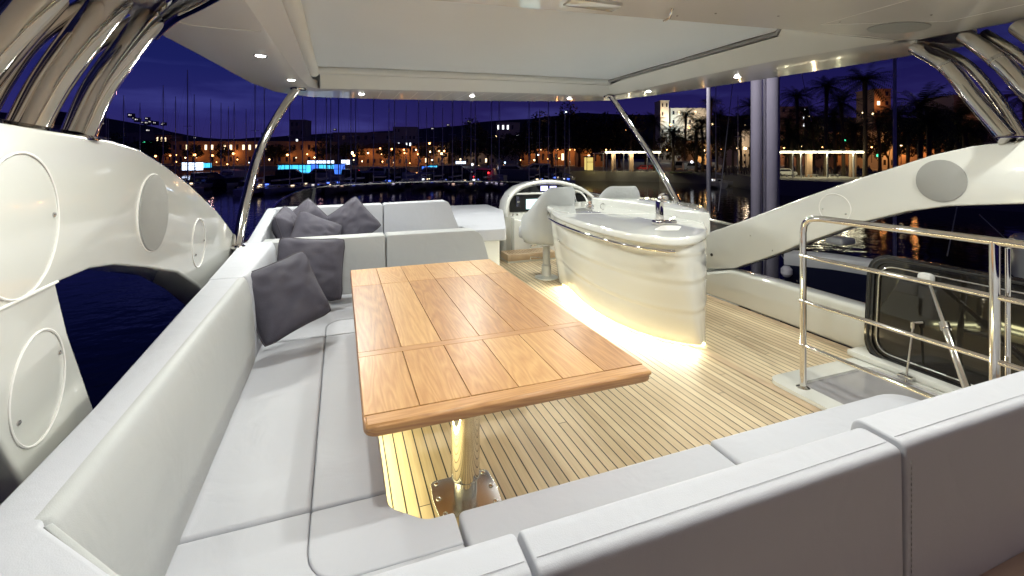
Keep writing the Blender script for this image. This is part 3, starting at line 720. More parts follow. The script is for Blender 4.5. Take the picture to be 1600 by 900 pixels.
def make_pillow(size=.46, thick=.085, seed=0, ear=.05):
    bm = B(); N = 26; top = {}; bot = {}
    for i in range(N+1):
        for j in range(N+1):
            x = -1 + 2*i/N; y = -1 + 2*j/N
            e = max(abs(x), abs(y))
            pinch = 1 - .07*(1 - abs(x)**2*1.0)*abs(y)**3*0 
            px = x*(1 - .075*(1 - y*y)*0 - .08*(1-y*y)**1*(abs(x)**3)*.9); py = y*(1 - .08*(1-x*x)*(abs(y)**3)*.9)
            h = (max(0, 1-x**4)**.55)*(max(0, 1-y**4)**.55)
            rr_ = max(0, (x*x*y*y) - .45); px *= 1 - .13*rr_; py *= 1 - .13*rr_
            h *= (.72 + .28*(1-x*x)*(1-y*y))
            w = .26*noise.noise(Vector((x*1.6+seed*5, y*1.6, seed))) + .16*noise.noise(Vector((x*3.2+seed, y*5, seed*2))) + .05*noise.noise(Vector((x*11+seed, y*9, seed*2)))
            # creases running in from the corners
            d = min(math.hypot(abs(x)-1, abs(y)-1), 1.2); w -= .20*math.sin(9*math.atan2(1-abs(y)+.001, 1-abs(x)+.001) + seed)*(1-d/1.2)**1.5
            hz = thick*h*(1 + w)
            X, Y = px*size/2, py*size/2
            v = bm.verts.new((X, Y, hz)); top[i, j] = v
            bot[i, j] = v if i in (0, N) or j in (0, N) else bm.verts.new((X, Y, -hz*.9))
    for i in range(N):
        for j in range(N):
            bm.faces.new((top[i, j], top[i+1, j], top[i+1, j+1], top[i, j+1]))
            bm.faces.new((bot[i, j+1], bot[i+1, j+1], bot[i+1, j], bot[i, j]))
    edge = [top[i, 0].co.copy() for i in range(N)] + [top[N, j].co.copy() for j in range(N)] + [top[N-i, N].co.copy() for i in range(N)] + [top[0, N-j].co.copy() for j in range(N)]
    return bm, edge
def pillow(c, nrm, roll, label, size=.46, seed=0, thick=.085, group=None):
    t = thing('pillow', label, 'pillow', c, group='dark grey scatter pillows on the sofas')
    bm, edge = make_pillow(size, thick*1.15, seed)
    Mx = rot_to(nrm, roll)
    bmesh.ops.transform(bm, matrix=Mx, verts=bm.verts); finish('cover', bm, M['pillow'], t, 180, local=True)
    b = B(); tube(b, [Mx @ p for p in edge], .0045, 6, closed=True); finish('piping', b, M['pillow_edge'], t, 180, local=True)
    return t
pillow((-.30, 2.96, .695), (.42, -.80, .42), R(14), 'dark purple-grey pillow nearest the camera, leaning on the port backrest corner', .43, 1)
pillow((-.20, 3.58, .70), (.12, -.9, .36), R(-6), 'dark grey pillow standing upright in the sofa corner, directly behind the frontmost pillow', .46, 2)
pillow((-.44, 4.50, .835), (.97, -.12, .26), R(8), 'narrow dark pillow seen edge-on against the port side of the lounge sofa', .42, 3)
pillow((-.29, 4.66, .86), (.10, -.93, .35), R(42), 'dark grey pillow standing on its corner, leftmost against the lounge sofa back', .40, 4)
pillow((-.21, 4.40, .79), (.35, -.80, .50), R(-28), 'dark grey pillow slumped in front of the diamond-set pillow on the lounge sofa', .42, 5)
pillow((.10, 4.66, .865), (-.02, -.9, .42), R(38), 'dark grey diamond-set pillow, rightmost on the lounge sofa', .41, 6)

# ------------------------------------------------------------------ table
def table():
    t = thing('teak_table', 'long orange-brown teak dining table on polished steel pedestals', 'table', (.57, 2.37, 0))
    X0, X1, Y0, Y1, zt, th = .066, 1.068, 1.395, 3.36, .72, .022
    bm = B(); lay = bm.faces.layers.float.new('board')
    g = .0013; k = 0
    def board(x0, x1, y0, y1, mi, top=zt, ba=.0012):
        nonlocal k, bm, lay
        b = B(); ly = b.faces.layers.float.new('board'); box(b, x0, x1, y0, y1, top - th + .004, top)
        bmesh.ops.bevel(b, geom=b.edges[:], offset=ba, segments=1, affect='EDGES')
        k += 1; val = (k*.6180339) % 1
        for f in b.faces: f[ly] = val; f.material_index = mi
        join(bm, b)
    rail_y = ((Y0, Y0 + .062), (1.885, 1.93))
    seam_y = 2.93
    board(X0 + .002, X1 - .002, Y0, Y0 + .062, 1, zt + .0005, .006)
    board(X0, X1, 1.887, 1.932, 1, zt)
    xs = [X0 + (X1-X0)*i/6 for i in range(7)]
    for y0, y1 in ((Y0 + .062 + g, 1.887 - g), (1.932 + g, seam_y - g), (seam_y + g, Y1)):
        for i in range(6): board(xs[i] + (g if i else 0), xs[i+1] - (g if i < 5 else 0), y0, y1, 0)
    top = finish('tabletop', bm, [M['wood'], M['wood_x']], t, 40)
    # core with rounded rim so that seams close
    bm = B(); prism(bm, roundpoly([(X0 + .006, Y0 + .006), (X1 - .006, Y0 + .006), (X1 - .006, Y1 - .006), (X0 + .006, Y1 - .006)], .03), zt - th - .012, zt - .004, 'z', bev=.008); finish('core', bm, M['wood_x'], top, 40)
    # rounded edge banding
    bm = B(); P = roundpoly([(X0, Y0), (X1, Y0), (X1, Y1), (X0, Y1)], [.05, .05, .03, .03], 6)
    prism(bm, [(p[0] + (.003 if p[0] > .57 else -.003), p[1] + (.003 if p[1] > 2.4 else -.003)) for p in P], zt - th - .014, zt - .004, 'z', bev=.006, seg=4)
    finish('edge_band', bm, M['wood_x'], top, 60)
    for y in (1.99, 2.95):
        b = B(); lathe(b, [(.062, .085), (.064, .095), (.064, .66), (.09, .672), (.09, .676)], (.52, y, 0), 32)
        p = finish('pedestal', b, M['chrome'], t)
        b = B(); lathe(b, [(.052, .008), (.052, .09)], (.52, y, 0), 28); finish('pedestal_socket', b, M['chrome'], p)
        b = B(); prism(b, roundpoly([(.385, y - .12), (.655, y - .12), (.665, y), (.655, y + .12), (.385, y + .12), (.375, y)], [.03, .03, .2, .03, .03, .2]), .002, .010, 'z', bev=.002)
        pl = finish('base_plate', b, M['steel'], t)
        for dx, dy in ((-.11, -.095), (.11, -.095), (-.11, .095), (.11, .095), (-.12, 0), (.12, 0)):
            b = B(); lathe(b, [(.011, .010), (.010, .014), (.005, .016)], (.52 + dx, y + dy, 0), 12); finish('bolt', b, M['steel'], pl)
table()

# ------------------------------------------------------------------ bar
def bar():
    t = thing('bar_counter', 'curved cream wet bar with ribbed flanks and a glowing strip at its foot', 'bar', (2.7, 3.8, 0))
    topo = [(2.35, 5.02), (2.16, 4.6), (2.04, 4.15), (1.985, 3.7), (1.975, 3.35), (2.0, 3.0), (2.07, 2.76), (2.19, 2.63), (2.40, 2.64), (2.64, 2.80), (2.86, 3.04), (3.22, 3.5), (3.42, 3.95), (3.5, 4.6), (3.35, 5.05), (2.9, 5.18)]
    boto = [(2.47, 4.95), (2.45, 4.65), (2.375, 4.25), (2.335, 3.9), (2.345, 3.6), (2.41, 3.3), (2.52, 3.08), (2.68, 2.915), (2.74, 2.93), (2.79, 2.97), (2.84, 3.04), (3.10, 3.5), (3.30, 3.95), (3.38, 4.6), (3.25, 5.0), (2.9, 5.1)]
    bm = B(); n = 8; rings = []
    zs = []; NZ = 46; top = .87
    T = catmull([Vector((*p, 0)) for p in topo], n, True); Bo = catmull([Vector((*p, 0)) for p in boto], n, True)
    for i in range(NZ + 1):
        z = .02 + (top - .02)*i/NZ; w = ((z - .02)/(top - .02))
        w2 = .10 + .82*w**.85 if w > 0 else .10
        rib = 0
        for zr in (.30, .55, .765):
            d = (z - zr)/.035
            rib += -.006*math.exp(-(d*1.4)**2) + (.006*math.exp(-((z - zr - .035)/.02)**2))
        ring = []
        for a, b in zip(T, Bo):
            p = b.lerp(a, w2*.92); 
            d = Vector((p.x - 2.8, p.y - 3.9, 0)).normalized(); p = p + d*rib
            ring.append(bm.verts.new((p.x, p.y, z)))
        rings.append(ring)
    m = len(T)
    for A, C in zip(rings, rings[1:]):
        for k in range(m): bm.faces.new((A[k], C[k], C[(k+1) % m], A[(k+1) % m]))
    bmesh.ops.recalc_face_normals(bm, faces=bm.faces)
    body = finish('body', bm, M['gel_bar'], t, 60)
    bm = B(); prism(bm, [(p.x, p.y) for p in T], .868, .932, 'z', bev=.022, seg=4); finish('countertop', bm, M['gel_bar'], t, 60)
    bm = B(); prism(bm, roundpoly([(2.98, 3.25), (3.06, 3.2), (3.48, 3.75), (3.55, 4.6), (3.3, 5.15), (3.0, 5.1), (2.85, 4.9), (3.0, 4.2)], [.03, .03, .1, .15, .1, .05, .1, .3]), .80, 1.005, 'z', bev=.018, seg=3)
    finish('upstand', bm, M['gel_bar'], t, 60)
    # lid seams and hinges on top
    bm = B(); tube(bm, catmull([(2.12, 4.1, .933), (2.5, 4.0, .933), (2.9, 3.85, .933)], 5), .002, 6); finish('lid_seam', bm, M['trim'], t)
    bm = B(); tube(bm, [(2.62, 4.62, .935), (2.68, 4.64, .955), (2.74, 4.66, .935)], .006, 8); tube(bm, [(2.84, 4.68, .935), (2.88, 4.69, .955), (2.93, 4.70, .935)], .006, 8); finish('lid_handle', bm, M['steel'], t)
    # handrail
    bm = B(); hp = [(p.x, p.y) for p in catmull([Vector((*p, 0)) for p in topo[0:9]], 6)]
    P = []
    for x, y in hp:
        d = Vector((x - 2.9, y - 3.9)).normalized(); P.append((x + d.x*.032, y + d.y*.032, .845))
    P = P[0:43]
    tube(bm, P, .014, 12); h = finish('handrail', bm, M['chrome'], t)
    bm = B()
    for i in (2, 14, 26, 40):
        x, y, z = P[i]; d = Vector((2.9 - x, 3.9 - y)).normalized(); tube(bm, [(x, y, z), (x + d.x*.06, y + d.y*.06, z - .004)], .008, 8)
    finish('bracket', bm, M['steel'], h)
    # led strip
    bm = B(); L = [p for p in Bo[int(.6*n):int(7.6*n)]]
    Q = []
    for p in L:
        d = Vector((p.x - 2.9, p.y - 3.9, 0)).normalized(); Q.append((p.x + d.x*.012, p.y + d.y*.012, .016))
    tube(bm, Q, .0085, 8); finish('led_strip', bm, M['led'], t)
    # faucet
    bm = B(); box(bm, 2.47, 2.66, 3.15, 3.25, .931, .965, .01); f = finish('faucet', bm, M['chrome'], t)
    bm = B(); box(bm, 2.49, 2.545, 3.18, 3.225, .962, 1.13, .008); tube(bm, catmull([(2.517, 3.2, 1.11), (2.517, 3.2, 1.155), (2.55, 3.21, 1.175), (2.60, 3.22, 1.165), (2.61, 3.222, 1.14)], 4), .017, 12); finish('spout', bm, M['chrome'], f)
    bm = B(); tube(bm, [(2.62, 3.2, .965), (2.66, 3.19, .985)], .008, 8); finish('lever', bm, M['chrome'], f)
    bm = B(); prism(bm, roundpoly([(2.25, 2.95), (2.44, 2.88), (2.62, 3.05), (2.5, 3.14)], .05), .9325, .9345, 'z'); finish('sink_lid', bm, M['trim'], t)
    bm = B(); lathe(bm, [(.012, 0), (.012, .006)], (2.44, 3.08, .32), 12, Matrix.Rotation(R(-90), 4, 'Y')); finish('catch', bm, M['steel'], t)
bar()
def bar_leds():
    pts = [(2.44, 4.75), (2.36, 4.3), (2.30, 3.9), (2.30, 3.6), (2.355, 3.3), (2.46, 3.06), (2.62, 2.88)]
    for i, (a, b) in enumerate(zip(pts, pts[1:])):
        mx, my = (a[0]+b[0])/2, (a[1]+b[1])/2; dx, dy = b[0]-a[0], b[1]-a[1]; ln = math.hypot(dx, dy)
        nx, ny = dy/ln, -dx/ln
        if nx > 0: nx, ny = -nx, -ny
        L = bpy.data.lights.new('bar_led', 'AREA'); L.shape = 'RECTANGLE'; L.size = ln; L.size_y = .03; L.energy = 9*ln; L.color = (1, .985, .78)
        o = bpy.data.objects.new('bar_led', L); COL.objects.link(o); o.location = (mx + nx*.035, my + ny*.035, .05)
        d = Vector((nx*.8, ny*.8, -.42)); o.rotation_euler = d.to_track_quat('-Z', 'Y').to_euler()
        # align long axis with the strip
        zax = -d.normalized(); xax = Vector((dx/ln, dy/ln, 0)); yax = zax.cross(xax).normalized(); xax = yax.cross(zax)
        o.rotation_euler = Matrix((xax, yax, zax)).transposed().to_euler()
bar_leds()

# ------------------------------------------------------------------ helm seats
def helm_seat(loc, rz, label, ped=True):
    t = thing("helm_chair", label, "helm chair", loc, rz, group="two helm chairs")
    bm = B(); NA = 44; secs = []
    for i in range(NA + 1):
        th = R(-142 + 284*i/NA)                    # 0 = straight back (-Y)
        a = abs(math.degrees(th))
        w = max(0, min(1, (a - 28)/74)); w = w*w*(3-2*w)
        ht = 1.145*(1-w) + .80*w - (.10*max(0, (a-105)/37) if a > 105 else 0)
        dx, dy = math.sin(th), -math.cos(th)
        rx, ry = .335, .30
        bz = .44
        def P(r, z, lean=0): return Vector((dx*rx*r, dy*ry*r - lean*(1-w)*.10, z))
        sec = [P(.55, bz), P(.82, bz + .012), P(.93, bz + .06), P(1.0, bz + .18), P(1.0, (bz+ht)/2, .2), P(.99, ht - .12, .6), P(.96, ht - .03, .8), P(.90, ht, .8), P(.84, ht - .025, .75), P(.80, ht - .11, .6), P(.76, .74, .1), P(.72, .60), P(.5, .58)]
        secs.append([bm.verts.new(p) for p in sec])
    for A, C in zip(secs, secs[1:]):
        for k in range(len(A)-1): bm.faces.new((A[k], A[k+1], C[k+1], C[k]))
        bm.faces.new((A[-1], A[0], C[0], C[-1]))
    bm.faces.new(secs[0][::-1]); bm.faces.new(secs[-1])
    bmesh.ops.recalc_face_normals(bm, faces=bm.faces)
    finish('shell', bm, M['vinyl_warm'], t, 70, local=True)
    bm = B(); prism(bm, roundpoly([(-.23, -.2), (.23, -.2), (.25, .30), (-.25, .30)], [.12, .12, .08, .08]), .47, .63, 'z', bev=.04, seg=4); finish('seat', bm, M['vinyl'], t, 60, local=True)
    bm = B(); box(bm, -.2, .2, -.18, .22, .425, .455, .01); finish('seat_plate', bm, M['steel'], t, local=True)
    if ped:
        bm = B(); lathe(bm, [(.145, 0), (.145, .01), (.06, .03), (.058, .16), (.046, .17), (.045, .43)], (0, 0, 0), 28); finish('pedestal', bm, M['paint_w'], t, local=True)
        bm = B(); tube(bm, [(-.02, .0, .405), (-.22, .02, .41), (-.23, .02, .39)], .008, 8); l_ = finish('lever', bm, M['chrome'], t, local=True); bm = B(); tube(bm, [(-.03, 0, .25), (-.16, .12, .25), (-.16, .12, .215)], .008, 8); finish('lever', bm, M['chrome'], t, local=True)
    return t
helm_seat((2.40, 5.22, 0), R(12), 'cream tub helm seat on a white pedestal between sunpad and bar')
helm_seat((3.27, 5.08, 0), R(-10), 'cream helm seat mostly hidden behind the bar, only its rounded back showing')

# ------------------------------------------------------------------ helm console
def console():
    t = thing('helm_console', 'cream arched helm console with lit screens and a steering wheel', 'helm console', (3.1, 6.9, 0))
    Yf = 6.55
    arch = [(2.30, 0), (2.30, .55), (2.34, .82), (2.42, .95), (2.55, 1.045), (2.75, 1.105), (2.97, 1.13), (3.2, 1.115), (3.45, 1.06), (3.65, .98), (3.82, .86), (3.95, .70), (4.02, .5), (4.02, 0)]
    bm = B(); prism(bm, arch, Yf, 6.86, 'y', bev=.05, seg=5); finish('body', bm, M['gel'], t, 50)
    # arched hood lip standing proud
    bm = B(); P = catmull([(2.335, Yf - .03, .60), (2.36, Yf - .04, .82), (2.44, Yf - .04, .94), (2.56, Yf - .045, 1.03), (2.75, Yf - .05, 1.09), (2.97, Yf - .05, 1.115), (3.2, Yf - .05, 1.10), (3.45, Yf - .045, 1.045), (3.64, Yf - .04, .965), (3.80, Yf - .05, .85), (3.92, Yf - .03, .70)], 5)
    tube(bm, P, .030, 14); finish('hood_lip', bm, M['gel'], t)
    # dark arched instrument recess
    bm = B(); up = [(2.53, .955), (2.62, 1.005), (2.78, 1.05), (2.97, 1.068), (3.2, 1.055), (3.42, 1.01), (3.55, .955)]
    prism(bm, up, Yf - .012, Yf + .02, 'y'); finish('instrument_recess', bm, M['gloss_black'], t)
    bm = B(); box(bm, 2.42, 3.66, Yf - .05, Yf + .01, .925, .95, .008); finish('cross_bar', bm, M['gel'], t)
    bm = B(); prism(bm, roundpoly([(2.40, .66), (3.16, .66), (3.16, .915), (2.38, .915)], .02), Yf - .012, Yf + .02, 'y'); finish('dash_panel', bm, M['black'], t)
    bm = B(); prism(bm, roundpoly([(3.22, .66), (3.72, .66), (3.72, .915), (3.22, .915)], .02), Yf - .012, Yf + .02, 'y'); finish('dash_panel', bm, M['black'], t)
    def scr(x0, x1, z0, z1, m):
        b = B(); box(b, x0 - .012, x1 + .012, Yf - .022, Yf - .011, z0 - .012, z1 + .012, .003); s_ = finish('screen', b, M['black'], t)
        b = B(); box(b, x0, x1, Yf - .026, Yf - .0215, z0, z1); finish('display', b, M[m], s_)
    scr(2.905, 3.02, .975, 1.045, 'screen'); scr(3.06, 3.17, .98, 1.04, 'screen'); scr(2.66, 3.0, .70, .85, 'screen2'); scr(3.35, 3.5, .70, .79, 'screen2')
    bm = B(); box(bm, 2.49, 2.545, Yf - .06, Yf - .02, .74, .90, .012); h = finish('phone_handset', bm, M['paint_d'], t)
    bm = B(); box(bm, 2.50, 2.535, Yf - .065, Yf - .059, .80, .83); finish('keypad', bm, M['steel'], h)
    # wheel
    bm = B(); c = Vector((3.45, Yf - .16, .80)); W = rot_to((0, -1, .55))
    P = [c + W.to_3x3() @ Vector((.19*math.cos(a), .19*math.sin(a), 0)) for a in (2*math.pi*k/32 for k in range(32))]
    tube(bm, P, .014, 10, closed=True); w = finish('steering_wheel', bm, M['gel'], t)
    bm = B()
    for a in (90, 210, 330):
        tube(bm, [c, c + W.to_3x3() @ Vector((.18*math.cos(R(a)), .18*math.sin(R(a)), 0))], .009, 8)
    tube(bm, [c, c + Vector((0, .15, -.08))], .02, 10); finish('spokes', bm, M['steel'], w)
    bm = B(); box(bm, 3.30, 3.335, Yf - .20, Yf - .1, .85, .93, .01); finish('throttle', bm, M['gloss_black'], t)
    bm = B(); prism(bm, [(2.42, .0), (3.2, .0), (3.2, .40), (2.42, .58)], Yf - .14, Yf + .01, 'y', bev=.02); finish('knee_panel', bm, M['gel'], t)
    bm = B()
    tube(bm, [(2.55, Yf - .14, .54), (2.55, Yf - .2, .54), (2.8, Yf - .2, .54), (2.8, Yf - .14, .54)], .009, 8); tube(bm, [(2.62, Yf - .14, .22), (2.62, Yf - .2, .22), (2.85, Yf - .2, .22), (2.85, Yf - .14, .22)], .009, 8); finish('foot_rail', bm, M['chrome'], t)
    for x in (2.45, 2.52):
        bm = B(); lathe(bm, [(.014, 0), (.014, .008)], (x, Yf - .0, .62), 10, Matrix.Rotation(R(90), 4, 'X')); finish('switch', bm, M['steel'], t)
console()
def step():
    t = thing('teak_step', 'slatted teak step at the foot of the helm console', 'step', (2.5, 6.2, 0))
    bm = B(); x0, x1, y0, y1, z = 2.20, 2.95, 6.08, 6.40, .12
    box(bm, x0, x0+.05, y0, y1, .03, z, .004); box(bm, x1-.05, x1, y0, y1, .03, z, .004); box(bm, x0+.051, x1-.051, y0, y0+.05, .03, z, .004); box(bm, x0+.051, x1-.051, y1-.05, y1, .03, z, .004)
    finish('frame', bm, M['teak_pale'], t)
    bm = B(); k = 0; x = x0 + .07
    while x < x1 - .07: box(bm, x, x + .026, y0 + .052, y1 - .052, .05, z - .003, .003); x += .042
    finish('slats', bm, M['teak_pale'], t)
    bm = B(); box(bm, x0+.01, x1-.01, y0+.01, y1+.12, 0, .029); finish('tray', bm, M['gel'], t)
step()

# ------------------------------------------------------------------ stair hatch, railing
def railing():
    X = 2.77
    t = thing('stair_railing', 'polished steel railing of four bars guarding the stair hatch', 'railing', (X, 1.6, 0))
    zt = 1.118; Yp = 2.11
    bm = B(); tube(bm, catmull([(X, Yp, .0), (X, Yp, .5), (X, Yp, zt - .16)], 3) + catmull([(X, Yp, zt - .10), (X, Yp - .012, zt - .045), (X, Yp - .05, zt - .010), (X, Yp - .11, zt)], 4) + [Vector((X, .2, zt))], .019, 16)
    finish('frame_tube', bm, M['chrome'], t)
    for z in (.868, .578, .298):
        bm = B(); tube(bm, [(X, Yp, z), (X, .2, z)], .0125, 12); finish('bar', bm, M['chrome'], t)
        bm = B(); lathe(bm, [(.021, -.012), (.021, .012)], (X, Yp, z), 14, Matrix.Rotation(R(90), 4, 'X') @ Matrix.Rotation(0, 4, 'X')) ; finish('collar', bm, M['chrome'], t)
    bm = B(); tube(bm, [(X, 1.19, 0), (X, 1.19, zt)], .019, 16); finish('post', bm, M['chrome'], t)
    bm = B(); tube(bm, [(X+.045, 1.165, 0), (X+.045, 1.165, zt - .03)], .010, 12); finish('post', bm, M['chrome'], t)
    bm = B(); lathe(bm, [(.04, .022), (.04, .03), (.022, .04)], (X, Yp, 0), 18); finish('foot', bm, M['chrome'], t)
railing()
def hatch():
    t = thing('stair_hatch', 'white moulded surround and smoked cover of the stair opening beside the railing', 'hatch', (3.1, 1.9, 0))
    # raised coaming ring: outline with rounded corners
    outer = roundpoly([(2.67, .95), (3.70, .95), (3.70, 2.30), (2.67, 2.30)], [.05, .05, .10, .10]); inner = roundpoly([(2.80, 1.05), (3.50, 1.05), (3.50, 2.16), (2.80, 2.16)], [.05, .05, .08, .08])
    bm = B(); N = len(outer)
    for z0, z1, A, C in ((.005, .03, outer, None),): pass
    o0 = [bm.verts.new((p[0], p[1], .002)) for p in outer]; o1 = [bm.verts.new((p[0]*.998+.006, p[1]*.998+.003, .026)) for p in outer]
    i1 = [bm.verts.new((p[0], p[1], .030)) for p in inner]; i0 = [bm.verts.new((p[0], p[1], -.02)) for p in inner]
    for A, C in ((o0, o1), (o1, i1), (i1, i0)):
        for k in range(N): bm.faces.new((A[k], A[(k+1) % N], C[(k+1) % N], C[k]))
    finish('surround', bm, M['gel'], t, 50)
    bm = B(); prism(bm, [(p[0], p[1]) for p in inner], .004, .014, 'z'); finish('cover', bm, M['well'], t, 40)
    bm = B(); box(bm, 3.52, 3.72, .9, 2.34, .03, .075, .012); finish('hinge_rail', bm, M['gel'], t)
    # upright glass hatch
    d = thing('glass_hatch', 'open hatch of dark glass in a black rubber frame standing on its edge', 'hatch door', (3.6, 1.7, .05)); d.rotation_euler = (0, R(4.1), 0)
    o_ = roundpoly([(.75, .035), (2.265, .035), (2.265, .805), (.75, .805)], .17, 8); i_ = roundpoly([(.80, .085), (2.215, .085), (2.215, .755), (.80, .755)], .13, 8)
    i2 = roundpoly([(.83, .115), (2.185, .115), (2.185, .725), (.83, .725)], .11, 8)
    def ring(a, b, x0, x1, m, name):
        bm = B(); N = len(a); V = {}
        for q, pts, x in (('a0', a, x0), ('a1', a, x1), ('b0', b, x0), ('b1', b, x1)): V[q] = [bm.verts.new((x, p[0], p[1])) for p in pts]
        for A, C in (('a0', 'a1'), ('a1', 'b1'), ('b1', 'b0'), ('b0', 'a0')):
            for k in range(N): bm.faces.new((V[A][k], V[A][(k+1) % N], V[C][(k+1) % N], V[C][k]))
        bmesh.ops.recalc_face_normals(bm, faces=bm.faces); return finish(name, bm, m, d, 40)
    ring(o_, i_, 3.585, 3.63, M['gloss_black'], 'frame')
    b = B(); tube(b, [(3.583, p[0], p[1]) for p in roundpoly([(.775, .06), (2.24, .06), (2.24, .78), (.775, .78)], .15, 8)], .009, 8, closed=True); finish('rubber_seal', b, M['black'], d)
    b = B(); tube(b, [(3.588, p[0], p[1]) for p in i2], .006, 8, closed=True); finish('inner_bead', b, M['steel'], d)
    b = B(); prism(b, i_, 3.598, 3.612, 'x'); finish('glass', b, M['hatch_glass'], d, 40)
    b = B(); tube(b, [(3.55, 1.86, .67), (3.40, 1.70, .46)], .013, 12); tube(b, [(3.40, 1.70, .46), (3.16, 1.44, .12)], .021, 14); tube(b, [(3.41, 1.71, .474), (3.39, 1.69, .446)], .027, 14); s_ = finish('gas_strut', b, M['chrome'], d)
    b = B(); box(b, 3.53, 3.598, 1.85, 1.93, .66, .735, .02); finish('strut_bracket', b, M['paint_w'], s_)
    b = B(); tube(b, [(3.555, 1.945, .37), (3.50, 1.945, -.0)], .007, 10); lathe(b, [(.014, 0), (.014, .04)], (3.55, 1.945, .355), 12); tube(b, [(3.555, 1.945, .39), (3.598, 1.92, .40)], .012, 10); finish('latch_rod', b, M['steel'], d)
    b = B(); box(b, 3.47, 3.53, 1.90, 1.98, .028, .055, .006); finish('rod_foot', b, M['steel'], d)
hatch()
# ------------------------------------------------------------------ harbour: water, quays, hill
def harbour():
    bm = B(); S = 3000; face(bm, [(-S, -S, WATER_Z), (S, -S, WATER_Z), (S, S, WATER_Z), (-S, S, WATER_Z)])
    tag(finish('water', bm, M['water'], smooth=None), kind='structure')
    # quay on the right, reaching away to the left shore
    def g(u, v, z):
        D = (H - z)*F/(v - V0); return at(u, v, D)
    qz = -2.3
    edge = [g(700, 263.2, qz), g(860, 267, qz), g(1030, 268.2, qz), g(1130, 271, qz), g(1218, 280.5, qz), g(1290, 283.5, qz), g(1500, 292, qz), g(1900, 310, qz)]
    far = [at(1900, 246, 700), at(1200, 246, 900), at(640, 246, 900)]
    pts = [(p.x, p.y) for p in edge] + [(p.x, p.y) for p in far]
    bm = B(); prism(bm, pts, WATER_Z - 1, qz, 'z'); tag(finish('quay', bm, M['quay'], smooth=None), kind='structure')
    bm = B(); e2 = [at(-300, 0, 300), at(100, 0, 262), at(420, 0, 240), at(560, 0, 236), at(700, 0, 232), at(760, 0, 225)]
    pts = [(p.x, p.y) for p in e2] + [(at(640, 0, 905).x, at(640, 0, 905).y), (at(-300, 0, 900).x, at(-300, 0, 900).y)]
    prism(bm, pts, WATER_Z - 1, -3.4, 'z'); tag(finish('shore', bm, M['quay'], smooth=None), kind='structure')
    bm = B(); nu = 90; rows = 8; V = []
    for i in range(nu + 1):
        u = -400 + 2400*i/nu
        if u < 140: vt = 175
        elif u < 330: vt = 178 + (u-140)*.21
        elif u < 640: vt = 218 - (u-330)*.05
        elif u < 900: vt = 203 - (u-640)*.10
        else: vt = 178 + (u-900)*.012
        vt += 4*noise.noise(Vector((u*.02, 0, 0))) + 2*noise.noise(Vector((u*.07, 3, 0)))
        col = []
        for j in range(rows + 1):
            w = j/rows; D = 700 + 700*w
            top = at(u, vt, 1400); b0 = at(u, 245, 700)
            z = -6 + (top.z + 6)*(w**.8) + 4*noise.noise(Vector((u*.03, w*6, 1)))*w
            p = at(u, 245, D); col.append(bm.verts.new((p.x, p.y, z)))
        V.append(col)
    for i in range(nu):
        for j in range(rows): bm.faces.new((V[i][j], V[i+1][j], V[i+1][j+1], V[i][j+1]))
    tag(finish('hill', bm, M['hill'], smooth=180), kind='structure')
harbour()
def gz(u, D, z): 
    p = at(u, 245, D); return Vector((p.x, p.y, z))
def point(loc, power, col, r=.3, name='lamp_and_fill'):
    L = bpy.data.lights.new(name, 'POINT'); L.energy = power; L.color = col; L.shadow_soft_size = r
    o = bpy.data.objects.new(name, L); COL.objects.link(o); o.location = loc; return o
ORANGE = (1, .38, .10); WARM = (1, .68, .36)

# ------------------------------------------------------------------ buildings
def building(u0, u1, vtop, D, base, m, label, cat='building', rows=3, cols=6, depth=12, lit=None, litm='win_lit', roof='flat', tilt=0, name='harbour_building', wins=True):
    c = gz((u0+u1)/2, D, base); w = (u1-u0)*D/F; h = H + (V0-vtop)*D/F - base
    t = thing(name, label, cat, c, -PSI + tilt)
    bm = B(); box(bm, -w/2, w/2, 0, depth, 0, h); finish('walls', bm, M[m], t, None, local=True)
    if roof == 'flat':
        bm = B(); box(bm, -w/2-.3, w/2+.3, -.3, depth+.3, h, h+.5); finish('parapet', bm, M[m], t, None, local=True)
    elif roof == 'hip':
        bm = B(); rh = min(3, w*.12); a = [(-w/2-.5, -.5, h), (w/2+.5, -.5, h), (w/2+.5, depth+.5, h), (-w/2-.5, depth+.5, h)]; k = min(w*.25, 5)
        r1, r2 = (-w/2+k, depth/2, h+rh), (w/2-k, depth/2, h+rh)
        for f_ in ((a[0], a[1], r2, r1), (a[1], a[2], r2), (a[2], a[3], r1, r2), (a[3], a[0], r1)): face(bm, f_)
        finish('roof', bm, M['roof'], t, None, local=True)
    if wins:
        ww = w/cols*.42; hh = h/rows*.5; wr = random.Random(int(u0*7 + D))
        for r in range(rows):
            for k in range(cols):
                x = -w/2 + w*(k+.5)/cols; z = h*(r+.30)/rows
                on = (lit and (r, k) in lit)
                if not on and wr.random() < .35: continue
                bm = B(); box(bm, x-ww/2, x+ww/2, -.10, .05, z, z+hh); fr = finish('window', bm, M[m], t, None, local=True)
                bm = B(); face(bm, [(x-ww*.42, -.106, z+hh*.08), (x+ww*.42, -.106, z+hh*.08), (x+ww*.42, -.106, z+hh*.92), (x-ww*.42, -.106, z+hh*.92)])
                finish('pane', bm, M[litm if on else 'win_dark'], fr, None, local=True)
    return t
bl = building
bl(60, 152, 196, 420, -3, 'wall_dark', 'dark low house cut by the port arch tube, one lit window', rows=2, cols=4, lit={(1, 2)}, litm='win_lit')
bl(196, 224, 208, 380, -3, 'wall_dark', 'dim grey house at the left above the port wing', rows=2, cols=3)
bl(243, 268, 211, 340, -3.4, 'wall_tan', 'small ochre house with a row of orange-lit windows, above the port wing', rows=3, cols=4, lit={(2, 0), (2, 1), (2, 2)}, roof='hip')
